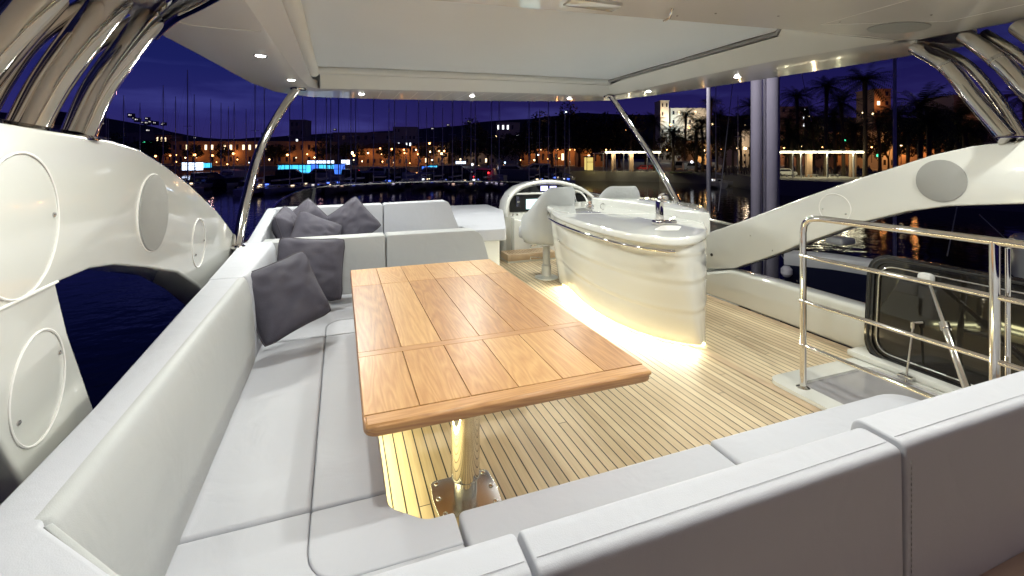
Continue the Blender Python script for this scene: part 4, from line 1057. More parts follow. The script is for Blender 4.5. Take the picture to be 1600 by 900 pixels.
bl(268, 405, 222, 262, -3.4, 'wall_tan', 'long ochre waterfront building with bright lit upper windows at far left', rows=2, cols=14, lit={(1, 2), (1, 5), (1, 6), (1, 8), (1, 9), (1, 11), (1, 12), (1, 13)}, litm='win_lit', depth=14)
bl(408, 512, 222, 258, -3.4, 'wall_tan', 'long ochre waterfront building behind the blue kiosks', rows=2, cols=9, lit={(1, 0)}, depth=14)
bl(452, 476, 188, 360, -3, 'wall_dark', 'dark tower block rising right of the port front pole', rows=5, cols=3, lit={(2, 1)}, litm='win_white')
bl(520, 612, 208, 330, -3, 'wall_dark', 'dim wide block behind the masts, left of centre', rows=3, cols=8)
bl(614, 650, 199, 400, -3, 'wall_pale', 'pale terraced hotel on the ridge above the town', rows=5, cols=6, lit={(2, 1), (2, 3), (1, 2), (2, 4)}, litm='win_white')
bl(560, 640, 232, 250, -3.4, 'wall_tan', 'low waterfront building glowing orange left of centre', rows=2, cols=8, roof='hip')
bl(642, 700, 228, 250, -3.4, 'wall_tan', 'low waterfront building glowing orange at centre', rows=2, cols=6, lit={(0, 2)}, roof='hip')
bl(705, 775, 230, 250, -3.2, 'wall_dark', 'low dim waterfront building right of centre', rows=2, cols=7, lit={(0, 5), (0, 1)}, roof='hip')
bl(775, 812, 192, 420, -3, 'wall_pale', 'pale building with blue-white lit windows high behind the trees', rows=4, cols=5, lit={(3, 0), (3, 1), (3, 2), (2, 4)}, litm='win_white')
bl(812, 905, 234, 215, -2.6, 'wall_tan', 'long orange-lit arcade behind the helm console', rows=1, cols=9, lit={(0, 2), (0, 6)})
bl(905, 945, 236, 180, -2.3, 'wall_tan', 'short orange-lit arcade left of the lit pavilion', rows=1, cols=4, lit={(0, 1)})
# floodlit palace
cst = bl(1048, 1108, 170, 300, -2.3, 'wall_pale', 'floodlit pale palace front above the palm trees', rows=6, cols=7, cat='palace', name='palace', lit={(5, 1), (5, 4)})
twr = bl(1032, 1045, 158, 296, -2.3, 'wall_pale', 'floodlit square stone tower beside the palace', rows=7, cols=2, cat='tower', name='stone_tower')
for u, v, p, c in ((1038, 178, 2600, (1, .72, .42)), (1056, 188, 3600, (.62, .9, 1)), (1076, 194, 2200, (.8, .85, .8)), (1088, 190, 3000, (1, .75, .5)), (1103, 192, 2600, (1, .8, .55))):
    point(at(u, v, 291), p, c, 1, 'floodlight')
bl(1086, 1112, 222, 150, -2.3, 'wall_pale', 'orange-lit house front behind the palm trunks left of the grey mast', rows=3, cols=4)
bl(1138, 1150, 200, 210, -2.3, 'wall_pale', 'narrow white-lit facade slot between palms, left of the grey mast', rows=5, cols=2, lit={(4, 0), (3, 1)}, litm='win_white')
bl(1152, 1174, 205, 190, -2.3, 'wall_pale', 'cream-lit facade touching the large grey mast', rows=5, cols=3, lit={(2, 1)})
bl(1219, 1262, 168, 210, -2.3, 'wall_dark', 'tall dark block right of the grey mast with cool lit windows', rows=8, cols=4, lit={(6, 3), (5, 3), (7, 3), (5, 2)}, litm='win_white')
bl(1302, 1332, 208, 150, -2.3, 'wall_tan', 'square orange-lit house behind the right pavilion', rows=2, cols=3)
bl(1376, 1412, 206, 140, -2.3, 'wall_pale', 'orange-lit facade beside the thin blue mast', rows=3, cols=3)
bl(1440, 1482, 200, 130, -2.3, 'wall_tan', 'orange-lit facade between the big palms at right', rows=3, cols=4)
bl(1490, 1575, 150, 170, -2.3, 'wall_dark', 'tall dim red-brown block behind the starboard arch tube', rows=6, cols=6)
bl(1366, 1392, 140, 230, -2.3, 'wall_tan', 'slim dim orange tower block behind the thin blue mast', rows=8, cols=2, lit={(6, 0)})
for u, v, D, p, col in ((304, 241, 259, 500, ORANGE), (332, 242, 259, 260, ORANGE), (365, 240, 259, 600, ORANGE), (449, 242, 255, 420, ORANGE), (481, 241, 254, 560, ORANGE), (556, 241, 247, 420, ORANGE),
                        (575, 240, 247, 300, ORANGE), (600, 241, 246, 450, ORANGE), (630, 240, 246, 500, ORANGE), (654, 240, 246, 600, ORANGE), (690, 240, 246, 600, WARM), (740, 242, 246, 300, WARM), (836, 238, 211, 500, ORANGE), (871, 238, 211, 500, ORANGE), (894, 238, 211, 500, ORANGE),
                        (925, 240, 177, 400, ORANGE), (1095, 237, 147, 650, (1, .5, .16)), (1106, 236, 147, 700, (1, .5, .16)), (1144, 225, 206, 900, (1, .9, .7)), (1163, 232, 186, 800, (1, .7, .4)), (1166, 215, 186, 500, (1, .8, .6)),
                        (1317, 232, 146, 700, (1, .42, .13)), (1384, 235, 136, 700, (1, .45, .15)), (1405, 235, 136, 500, (1, .45, .15)), (1455, 238, 126, 700, (1, .42, .13)), (1474, 238, 126, 500, (1, .42, .13)), (1232, 236, 205, 800, ORANGE), (1252, 232, 205, 800, ORANGE), (1535, 190, 164, 500, ORANGE),
                        (1379, 160, 226, 700, ORANGE), (256, 240, 336, 400, ORANGE), (1280, 225, 118, 350, WARM), (1120, 225, 130, 350, ORANGE), (1060, 225, 150, 450, ORANGE), (1430, 215, 100, 250, ORANGE),
                        (500, 190, 225, 1100, (1, .55, .5)), (680, 190, 220, 1100, (1, .5, .4)), (330, 190, 240, 1000, (1, .55, .5)), (880, 200, 190, 900, (1, .5, .3))):  # this row is added ambient fill above the town, no lamps stand here
    point(at(u, v, D), p*.75, col, .4)

# hillside houses: tiny lit houses scattered over the dark slope
hs = [(150, 197, 0), (160, 194, 0), (203, 181, 1), (208, 185, 1), (213, 188, 1), (222, 192, 1), (229, 186, 1), (228, 193, 1), (234, 191, 1), (241, 193, 1), (253, 195, 1), (255, 194, 0), (231, 205, 1), (304, 216, 0), (412, 211, 1), (523, 203, 1), (733, 191, 1), (790, 194, 1), (870, 190, 1), (938, 193, 1), (700, 196, 0), (676, 202, 0)]
def hill_house():
    t = thing('hillside_house', 'x', 'house', (0, 0, 0))
    bm = B(); box(bm, -6, 6, 0, 8, -4, 6); finish('walls', bm, M['wall_dark'], t, None, local=True)
    bm = B(); face(bm, [(-3.2, -.1, 1), (-.4, -.1, 1), (-.4, -.1, 3.4), (-3.2, -.1, 3.4)]); finish('window', bm, M['win_far'], t, None, local=True)
    bm = B(); face(bm, [(1.4, -.1, 1), (3.2, -.1, 1), (3.2, -.1, 2.8), (1.4, -.1, 2.8)]); finish('window', bm, M['win_far'], t, None, local=True)
    return t
hproto = hill_house()
for i, (u, v, k) in enumerate(hs):
    o = hproto if i == 0 else copy_tree(hproto)
    o.location = at(u, v, 640 + 30*(i % 4)); o.rotation_euler = (0, 0, -PSI); hsz = .35 + .3*((i*7) % 5)/4; o.scale = (hsz, hsz, hsz)
    o['label'] = f'tiny lit house on the dark slope, {ORD[i]} from left' ; o['group'] = 'lit houses on the dark hillside'

# ------------------------------------------------------------------ lamps
def lamp_proto(mname, name='street_lamp'):
    t = thing(name, 'x', 'street lamp', (0, 0, 0))
    bm = B(); tube(bm, [(0, 0, -6), (0, 0, -3), (0, 0, -.25)], [.09, .07, .05], 8); finish('pole', bm, M['paint_d'], t, local=True)
    bm = B(); bmesh.ops.create_icosphere(bm, subdivisions=2, radius=.26); finish('globe', bm, M[mname], t, local=True)
    bm = B(); lathe(bm, [(.30, .22), (.2, .32), (.02, .36)], (0, 0, 0), 12); finish('cap', bm, M['paint_d'], t, local=True)
    return t
LP = {'o': lamp_proto('globe_o'), 'w': lamp_proto('globe_w'), 'c': lamp_proto('globe_c')}
used = set()
lamps = [  # u, v, distance, kind, size
    (243, 244, 240, 'o', 1.2), (266, 243, 245, 'o', .8), (275, 242, 245, 'o', .8), (304, 242, 246, 'o', 1.6), (332, 243, 246, 'o', 1.3), (365, 240, 246, 'o', 1.6),
    (389, 254, 200, 'c', .6), (449, 242, 240, 'o', 1.3), (480, 241, 242, 'o', .9), (550, 239, 200, 'w', 1.9), (553, 243, 210, 'o', 1.4), (575, 239, 230, 'w', 1.1), (594, 232, 230, 'o', .9),
    (596, 241, 230, 'o', .6), (612, 233, 230, 'o', 1.1), (631, 234, 230, 'o', 1.0), (632, 239, 230, 'o', .9), (650, 234, 225, 'w', .9), (653, 241, 225, 'o', 1.0), (671, 224, 220, 'o', 1.3),
    (672, 237, 225, 'w', 1.1), (686, 236, 225, 'o', 1.1), (690, 240, 222, 'w', 1.3), (694, 236, 222, 'o', 1.1), (723, 240, 220, 'w', .7), (740, 221, 230, 'w', .5), (775, 213, 210, 'w', .9),
    (794, 219, 210, 'w', .9), (806, 239, 200, 'w', 1.4), (836, 235, 200, 'o', .8), (845, 234, 200, 'w', .5), (841, 242, 190, 'c', .9), (871, 234, 190, 'o', 1.1), (890, 234, 190, 'o', 1.0),
    (899, 234, 190, 'o', 1.1), (925, 234, 180, 'o', .9), (947, 234, 160, 'o', .9), (954, 234, 160, 'o', .5), (950, 212, 190, 'o', .9), (978, 203, 190, 'o', 1.1), (1048, 195, 170, 'o', 1.5),
    (1076, 199, 170, 'o', 1.5), (1113, 194, 150, 'w', 1.6), (1042, 234, 150, 'o', .6), (1072, 233, 150, 'w', .7), (1101, 235, 140, 'w', 1.1), (1127, 234, 140, 'o', .9), (1152, 231, 150, 'w', 1.0),
    (1165, 232, 140, 'w', 1.4), (1164, 196, 150, 'w', .9), (1225, 231, 120, 'o', 1.0), (1253, 229, 120, 'w', .6), (1265, 182, 130, 'w', .7), (1315, 175, 130, 'w', 1.0), (1317, 228, 125, 'w', 1.4), (1348, 176, 140, 'w', .7),
    (1362, 230, 120, 'o', .9), (1364, 178, 130, 'w', 1.3), (1408, 227, 110, 'w', 1.1), (1285, 230, 120, 'o', .6)]
colw = {'o': 'orange', 'w': 'warm white', 'c': 'cool white'}
lamps.sort(); cnt = {}
for u, v, D, k, s_ in lamps:
    if k in used: o = copy_tree(LP[k])
    else: o = LP[k]; used.add(k)
    o.location = at(u, v, D); o.rotation_euler = (0, 0, rnd.random()); sc = s_*1.25*D/200; o.scale = (sc, sc, 1.0 if sc < 1 else min(sc, 1.1)) if False else (sc, sc, sc)
    # pole reaches the quay: keep its foot on the ground
    zone = 'left of port pole' if u < 420 else ('between front poles' if u < 1000 else ('left of grey mast' if u < 1180 else 'right of grey mast'))
    kk = (zone, k, v < 218); cnt[kk] = cnt.get(kk, 0) + 1
    o['label'] = f"{'high' if v < 218 else 'low'} {colw[k]} shore lamp {zone}, {ORD[cnt[kk]-1]} from left"
    o['group'] = 'street lamps along the waterfront'

# ------------------------------------------------------------------ kiosks and pavilions
def kiosk(u0, u1, vt, vb, D, m, label, n=4, roofm='hull_b', strip_m=None):
    c = at((u0+u1)/2, vb, D); w = (u1-u0)*D/F; h = (vb-vt)*D/F
    t = thing('waterfront_kiosk', label, 'kiosk', c, -PSI)
    bm = B(); box(bm, -w/2, w/2, .05, 4, 0, h); finish('lit_wall', bm, M[m], t, None, local=True)
    bm = B(); box(bm, -w/2-.4, w/2+.4, -.5, 4.3, h, h+.35); r = finish('roof', bm, M[strip_m or 'paint_d'], t, None, local=True)
    for k in range(n+1):
        x = -w/2 + w*k/n; bm = B(); box(bm, x-.07, x+.07, -.08, .045, 0, h); finish('mullion', bm, M['paint_d'], t, None, local=True)
    bm = B(); box(bm, -w/2, w/2, -.06, .04, h*.62, h*.66); finish('transom', bm, M['paint_d'], t, None, local=True)
kiosk(434, 478, 258, 278, 150, 'cyan_panel', 'cyan-lit glass kiosk on the water, right of the port pole', 4)
kiosk(486, 532, 257, 277, 152, 'blue_panel', 'blue-lit glass kiosk right of the cyan one', 4)
kiosk(498, 520, 257.5, 276, 151.4, 'cyan_panel', 'pale blue lit booth set in front of the blue kiosk', 3)
kiosk(480, 516, 251, 255.5, 190, 'white_panel', 'thin white-lit canopy above the blue kiosk', 6)
kiosk(533, 541, 250, 257, 190, 'white_panel', 'small white-lit sail-shaped sign right of the blue kiosk', 1)
kiosk(284, 306, 254, 266, 170, 'white_panel', 'white-blue lit boat shelter above the port wing edge', 4)
kiosk(308, 320, 255, 262, 176, 'cyan_panel', 'small pale lit box right of the white shelter at far left', 1)
kiosk(659, 668, 260, 269, 160, 'blue_panel', 'small blue-lit cabin right of centre among the boats', 2)
kiosk(671, 680, 259, 266, 162, 'cyan_panel', 'small turquoise-lit cabin among the moored boats', 2)
kiosk(712, 726, 252, 256, 170, 'white_panel', 'thin white-lit awning above the dark boats', 2)
kiosk(917, 927, 246, 266, 118, 'yellow_panel', 'yellow-green vending booth left of the lit pavilion', 1)
def pavilion(u0, u1, v_roof, v_base, D, label, posts, wide, quay_z=-2.3, tilt=0):
    zr = H + (V0-v_roof)*D/F; c = gz((u0+u1)/2, D, quay_z); w = (u1-u0)*D/F
    t = thing('lit_pavilion', label, 'pavilion', c, -PSI + tilt); h = zr - quay_z
    bm = B(); box(bm, -w/2, w/2, 0, 5, h, h+.25); finish('roof', bm, M['paint_w'], t, None, local=True)
    bm = B(); n = 7
    for k in range(n): box(bm, -w/2 + w*k/n + .15, -w/2 + w*(k+1)/n - .15, -.12, .1, h-.22, h+.02)
    finish('light_strip', bm, M['strip_light'], t, None, local=True)
    for u in posts:
        x = (u - (u0+u1)/2)*D/F; bm = B(); box(bm, x-.10, x+.10, .1, .3, 0, h); finish('post', bm, M['paint_w'], t, None, local=True)
    for u in wide:
        x = (u - (u0+u1)/2)*D/F; bm = B(); box(bm, x-.5, x+.5, 2.5, 3.1, 0, h); finish('pillar', bm, M['wall_tan'], t, None, local=True)
    for x in (-w*.3, 0, w*.3):
        L = point(t.location + Matrix.Rotation(-PSI+tilt, 3, 'Z') @ Vector((x, 1.4, h-.5)), 190, (1, .93, .60), .3, 'pavilion_lamp')
    for k in range(3):
        x = -w*.3 + k*w*.25; bm = B(); box(bm, x-.9, x+.9, 1.6, 2.1, .42, .5); box(bm, x-.8, x-.7, 1.65, 2.05, 0, .42); box(bm, x+.7, x+.8, 1.65, 2.05, 0, .42); finish('bench', bm, M['paint_w'], t, None, local=True)
pavilion(945, 1033, 237.5, 268, 116, 'long low pavilion with a glowing roof edge behind the second helm seat', (948, 960, 975, 983, 1012, 1030), (962, 991))
pavilion(1218, 1356, 237, 281, 84, 'wide pavilion with a glowing roof edge right of the large grey mast', (1219, 1240, 1253, 1294, 1335), (1279, 1350))
def bus_stop():
    t = thing('glass_shelter', 'thin unlit shelter frame between yellow booth and lit pavilion', 'shelter', gz(936, 117, -2.3), -PSI)
    bm = B(); box(bm, -1.2, 1.2, 0, 3, 4.6, 4.8); finish('roof', bm, M['paint_w'], t, None, local=True)
    for x in (-1.1, 1.1): bm = B(); box(bm, x-.07, x+.07, .1, .25, 0, 4.6); finish('post', bm, M['paint_w'], t, None, local=True)
bus_stop()

# ------------------------------------------------------------------ vehicles on the quay
def car(u, D, m, label, L=4.3, Hh=1.5, van=False, rz=0):
    t = thing('parked_car' if not van else 'parked_van', label, 'car' if not van else 'van', gz(u, D, -2.29), -PSI + rz)
    if van: side = [(-L/2, .35), (-L/2, 1.9), (-L/2+.25, Hh), (L/2-.9, Hh), (L/2-.3, 1.3), (L/2, 1.1), (L/2, .35)]
    else: side = [(-L/2, .35), (-L/2, .95), (-L/2+.5, 1.0), (-L/2+1.0, Hh), (L/2-1.5, Hh), (L/2-.95, .98), (L/2-.1, .85), (L/2, .35)]
    bm = B(); prism(bm, side, -.85, .85, 'y', bev=.06); finish('body', bm, M[m], t, 40, local=True)
    bm = B(); z0, z1 = (1.25, Hh-.25) if van else (1.0, Hh-.12)
    prism(bm, [(-L/2+.75, z0), (L/2-1.15, z0), (L/2-1.55, z1), (-L/2+1.05, z1)], -.862, .862, 'y'); finish('windows', bm, M['win_dark'], t, None, local=True)
    for x in (-L/2+.8, L/2-.85):
        for y in (-.8, .8):
            bm = B(); lathe(bm, [(.33, -.1), (.33, .1)], (x, y, .33), 16, Matrix.Rotation(R(90), 4, 'X')); w = finish('wheel', bm, M['black'], t, 40, local=True)
            bm = B(); lathe(bm, [(.19, -.11), (.19, .11)], (x, y, .33), 12, Matrix.Rotation(R(90), 4, 'X')); finish('rim', bm, M['steel'], w, 40, local=True)
    return t
car(1065, 135, 'paint_w', 'long white van with its side lit pinkish, right of the starboard pole', 6.0, 2.6, True)
car(1082, 128, 'paint_w', 'white van parked in front of the crowd, right of the long one', 5.2, 2.3, True)
car(1008, 126, 'paint_r', 'red car parked behind the lit pavilion, left one of two'); car(1022, 126, 'paint_r', 'red car parked behind the lit pavilion, right one of two')
car(1100, 128, 'paint_d', 'dark car parked right of the white vans'); car(1350, 92, 'paint_d', 'dark car parked behind the right end of the wide pavilion'); car(1225, 90, 'paint_w', 'pale car just right of the large grey mast')
def crowd():
    bm = B()
    def person(p, h, lean):
        t = B()
        tube(t, [(-.09, 0, 0), (-.09, .02, h*.25), (-.08, 0, h*.5)], [.05, .06, .09], 6); tube(t, [(.09, .05, 0), (.09, .03, h*.25), (.08, 0, h*.5)], [.05, .06, .09], 6)
        tube(t, [(0, 0, h*.47), (0, 0, h*.62), (0, .01, h*.78), (0, .01, h*.83)], [.16, .15, .20, .08], 8)
        tube(t, [(-.21, .02, h*.8), (-.25, .03, h*.62), (-.23, .1, h*.5)], [.055, .045, .035], 6); tube(t, [(.21, .02, h*.8), (.25, .03, h*.62), (.23, .08, h*.5)], [.055, .045, .035], 6)
        lathe(t, [(.05, h*.83), (.085, h*.88), (.10, h*.93), (.08, h*.98), (.02, h)], (0, .01, 0), 8)
        bmesh.ops.transform(t, matrix=Matrix.Translation(p) @ Matrix.Rotation(lean, 4, 'Z'), verts=t.verts); join(bm, t)
    for i in range(90):
        u = rnd.choice([rnd.uniform(1105, 1172), rnd.uniform(1222, 1360), rnd.uniform(1222, 1360)]); D = rnd.uniform(92, 118)
        person(gz(u, D, -2.3), rnd.uniform(1.6, 1.85), rnd.uniform(0, 6.2))
    tag(finish('crowd', bm, M['people'], smooth=None), kind='stuff')
crowd()
bm = B(); 
for u0, u1, D0, D1 in ((1045, 1082, 108, 118), (1086, 1130, 112, 119)):
    face(bm, [gz(u0, D0, -2.29), gz(u1, D0, -2.29), gz(u1, D1, -2.29), gz(u0, D1, -2.29)])
tag(finish('grass', bm, M['grass'], smooth=None), kind='stuff')

# ------------------------------------------------------------------ palms and trees
def palm_crown(bm, seed, L=3.6, n=76):
    r = random.Random(seed)
    for i in range(n):
        az = r.random()*6.283; el = r.uniform(-.55, 1.25); droop = r.uniform(.5, 1.1)*L*.5
        dx, dy = math.cos(az), math.sin(az); ln = L*r.uniform(.75, 1.1); pts = []
        for k in range(8):
            t = k/7; rad = ln*t*math.cos(el*.9); z = ln*t*math.sin(el) - droop*t*t
            pts.append(Vector((dx*rad, dy*rad, z)))
        side = Vector((-dy, dx, 0))
        for k in range(7):
            a, b = pts[k], pts[k+1]; wdt = .62*math.sin(math.pi*min(1, (k+1.2)/8.2))**.7
            for m_ in range(2):
                p = a.lerp(b, m_/2); q = p + (b-a)*.22
                tip = (b-a).normalized()*wdt*.7
                for s_ in (-1, 1):
                    e = p + side*s_*wdt + tip + Vector((0, 0, -.28*wdt - r.random()*.12))
                    face(bm, (p, q, e))
def make_palm(seed, h=8, L=3.6):
    t = thing('palm_tree', 'x', 'palm tree', (0, 0, 0))
    bm = B(); rr = random.Random(seed); bend = rr.uniform(-.4, .4)
    P = [(bend*(k/8)**2, 0, h*k/8) for k in range(9)]; tube(bm, P, [.34, .27, .25, .24, .24, .24, .25, .27, .30], 10); finish('trunk', bm, M['bark'], t, local=True)
    bm = B(); palm_crown(bm, seed, L); bmesh.ops.translate(bm, verts=bm.verts, vec=(bend, 0, h)); finish('crown', bm, M['frond'], t, None, local=True)
    return t
protos = [make_palm(1), make_palm(2, 8, 3.9), make_palm(3, 8, 3.3)]; usedp = set()
palms = [(985, 205, 135), (1022, 190, 125), (1052, 208, 122), (1070, 180, 140), (1088, 205, 118), (1120, 185, 130), (1133, 210, 112), (1158, 190, 125), (1173, 165, 112), (1228, 190, 105), (1247, 150, 96), (1272, 195, 112),
         (1290, 135, 90), (1305, 180, 104), (1352, 125, 84), (1375, 190, 100), (1438, 165, 70), (1465, 205, 88), (1495, 185, 74), (1535, 165, 80), (1570, 195, 76), (1110, 160, 150), (1600, 150, 90), (1260, 175, 100), (1318, 160, 92), (1335, 200, 100), (1400, 180, 82), (1418, 205, 90), (1452, 190, 66), (1510, 205, 70), (1235, 210, 95), (1145, 205, 108), (1098, 190, 120)]
palms.sort(); cp = {}
for i, (u, v, D) in enumerate(palms):
    k = i % 3
    if k in usedp: o = copy_tree(protos[k])
    else: o = protos[k]; usedp.add(k)
    base = -2.3; h = H + (V0-v)*D/F - base
    o.location = gz(u, D, base); s_ = 1.15 + .3*rnd.random(); o.scale = (s_, s_, s_); o.rotation_euler = (0, 0, rnd.random()*6)
    for ch in o.children:
        if ch.name.startswith('trunk'): ch.scale = (1, 1, h/8/s_)
        else: ch.location = (0, 0, h/s_ - 8)
    zone = 'left of the grey mast' if u < 1195 else 'right of the grey mast'; cp[zone] = cp.get(zone, 0) + 1
    o['label'] = f'dark date palm on the quay {zone}, {ORD[cp[zone]-1]} from left'; o['group'] = 'palm trees along the quay'
def make_tree(seed, R0=5, h=4):
    t = thing('quay_tree', 'x', 'tree', (0, 0, 0)); r = random.Random(seed)
    bm = B(); tube(bm, [(0, 0, 0), (.1, 0, h*.5), (0, 0, h)], [.35, .28, .2], 8)
    for k in range(6):
        a = r.random()*6.28; tube(bm, [(0, 0, h*.8), (math.cos(a)*R0*.3, math.sin(a)*R0*.3, h+R0*.25), (math.cos(a)*R0*.6, math.sin(a)*R0*.6, h+R0*.5)], [.16, .1, .04], 6)
    finish('trunk', bm, M['bark'], t, local=True)
    bm = B(); cl = [(Vector((r.gauss(0, .42), r.gauss(0, .42), r.gauss(.5, .28)))*R0, r.uniform(.22, .42)*R0) for _ in range(16)]
    for c, rad in cl:
        for _ in range(150):
            d = Vector((r.gauss(0, 1), r.gauss(0, 1), r.gauss(0, 1))).normalized()*rad*r.uniform(.55, 1.05); p = c + d + Vector((0, 0, h))
            s_ = .28; a = Vector((r.gauss(0, 1), r.gauss(0, 1), r.gauss(0, 1))).normalized()*s_; b = a.cross(Vector((r.gauss(0, 1), r.gauss(0, 1), 1))).normalized()*s_*.6
            face(bm, (p - a, p + b, p + a, p - b))
    finish('crown', bm, M['leaf'], t, None, local=True); return t
tp = [make_tree(11), make_tree(12)]; ut = set()
trees = [(722, 222, 200, 1.6), (745, 205, 205, 2.0), (762, 215, 200, 1.8), (785, 225, 190, 1.5), (812, 210, 185, 2.0), (838, 198, 190, 2.3), (862, 192, 180, 2.4), (885, 188, 180, 2.4), (905, 196, 175, 2.2), (925, 200, 160, 2.2), (948, 185, 165, 2.3),
         (968, 198, 160, 2.0), (1008, 215, 150, 1.5), (545, 226, 250, 1.5), (430, 228, 250, 1.6), (250, 224, 280, 1.6), (225, 222, 280, 1.8), (170, 220, 290, 2.0), (1060, 222, 160, 1.6), (1332, 205, 140, 1.6), (1420, 200, 120, 1.4), (1232, 205, 130, 1.5), (1262, 210, 135, 1.5), (1290, 208, 138, 1.6), (1352, 212, 130, 1.5), (1388, 205, 125, 1.3), (1465, 190, 115, 1.5), (1500, 200, 110, 1.6), (1130, 205, 140, 1.5), (1085, 212, 140, 1.3), (302, 228, 250, 1.1), (345, 230, 250, 1.0), (505, 226, 245, 1.3), (608, 230, 240, 1.2), (668, 228, 240, 1.1), (705, 226, 235, 1.3)]
trees.sort()
for i, (u, v, D, s_) in enumerate(trees):
    k = i % 2
    if k in ut: o = copy_tree(tp[k])
    else: o = tp[k]; ut.add(k)
    h = H + (V0-v)*D/F + 2.6; o.location = gz(u, D, -2.9); o.scale = (s_*D/200, s_*D/200, h/9.5); o.rotation_euler = (0, 0, rnd.random()*6)
    o['label'] = f'dark leafy tree on the shore, {ORD[i]} leafy tree from left'; o['group'] = 'dark leafy trees behind the harbour'

# ------------------------------------------------------------------ boats
def sailboat(stay=True):
    t = thing('sailing_boat', 'x', 'sailing boat', (0, 0, 0))
    bm = B(); prof = []
    for k in range(11):                      # hull stations
        y = -5 + k; w = 1.7*math.sin(math.pi*min(1, (k+2.2)/13))**.8*(1 if k < 8 else (10.6-k)/2.8)
        prof.append([(-w, y, 1.15), (-w*.92, y, .4), (0, y, -.3), (w*.92, y, .4), (w, y, 1.15)])
    V = [[bm.verts.new(p) for p in s_] for s_ in prof]
    for A, C in zip(V, V[1:]):
        for k in range(4): bm.faces.new((A[k], C[k], C[k+1], A[k+1]))
        bm.faces.new((A[4], C[4], C[0], A[0]))
    bm.faces.new(V[0]); finish('hull', bm, M['hull_w'], t, 50, local=True)
    bm = B(); box(bm, -.8, .8, -2, 1.8, 1.15, 1.6, .12); finish('cabin', bm, M['hull_w'], t, local=True)
    for sx in (-1, 1):
        for y0 in (-1.4, .3):
            bm = B(); box(bm, min(sx*.79, sx*.83), max(sx*.79, sx*.83), y0, y0+.9, 1.28, 1.46); finish('cabin_window', bm, M['win_lit'], t, None, local=True)
    for y0 in (-2.04, 1.8):
        bm = B(); box(bm, -.3, .3, y0, y0+.04, 1.25, 1.5); finish('cabin_window', bm, M['win_lit'], t, None, local=True)
    bm = B(); tube(bm, [(0, .8, 1.2), (0, .8, 10), (0, .8, 20)], [.11, .10, .06], 8); mm = finish('mast', bm, M['mast'], t, local=True)
    bm = B(); tube(bm, [(-.9, .8, 11), (0, .8, 11.05), (.9, .8, 11)], .03, 6); finish('spreader', bm, M['mast'], mm, local=True)
    bm = B(); tube(bm, [(0, .7, 2.6), (0, -4, 2.5)], .17, 8); finish('boom', bm, M['canvas'], t, local=True)
    bm = B()
    for a in ((0, 5.6, 1.2), (0, -5, 1.2), (1.5, .4, 1.2), (-1.5, .4, 1.2)): tube(bm, [a, (0, .8, 19.5)], .012, 4)
    finish('stays', bm, M['wire'], t, local=True)
    return t
sp = sailboat(); first = True
masts = [(163, 175, 110), (173, 182, 130), (196, 150, 92), (216, 160, 100), (258, 134, 84), (271, 150, 96), (288, 108, 76), (307, 148, 90), (325, 154, 96), (342, 160, 100), (355, 166, 104), (368, 160, 98), (381, 170, 100), (395, 122, 78), (408, 132, 84),
         (448, 140, 82), (470, 148, 88), (497, 146, 86), (508, 142, 84), (520, 150, 92), (533, 138, 82), (547, 144, 88), (558, 142, 86), (587, 145, 90), (608, 158, 100), (618, 148, 90), (637, 162, 104), (656, 150, 92), (665, 168, 108), (680, 152, 96), (692, 165, 104),
         (706, 140, 88), (720, 160, 100), (736, 146, 90), (742, 160, 104), (766, 150, 94), (781, 148, 90), (828, 150, 92), (842, 170, 108), (856, 148, 92), (884, 172, 110), (890, 184, 120), (868, 188, 120), (1120, 120, 96), (1150, 150, 100)]
masts.sort(); cm = {}
for i, (u, v, D) in enumerate(masts):
    o = sp if first else copy_tree(sp); first = False
    for ch in o.children:
        if ch.name.startswith('cabin_window'):
            ch.material_slots[0].link = 'OBJECT'; ch.material_slots[0].material = rnd.choice([M['win_lit'], M['win_dark'], M['win_dark'], M['win_white'], M['win_far'], M['blue_lamp']])
    z_top = H + (V0-v)*D/F; sz = (z_top - WATER_Z)/20.0
    o.location = gz(u, D, WATER_Z); o.scale = (.85, .85, sz); o.rotation_euler = (0, 0, -PSI + rnd.choice([0, math.pi]) + rnd.uniform(-.35, .35))
    zone = 'left of port pole' if u < 440 else ('between front poles' if u < 1000 else 'left of grey mast')
    cm[zone] = cm.get(zone, 0) + 1
    o['label'] = f'moored sailing boat with bare mast {zone}, {ORD[cm[zone]-1]} from left'; o['group'] = 'sailing boats moored in the harbour'
point(at(884.5, 176, 109.6), 4, (.3, .5, 1), .05, 'masthead_glow')
bm = B(); bmesh.ops.create_icosphere(bm, subdivisions=2, radius=.17); o = finish('masthead_lamp', bm, M['globe_c'], None); o.location = at(884.5, 175, 109.6); tag(o, 'small blue-white lamp on a mast top left of the starboard pole', 'lamp')
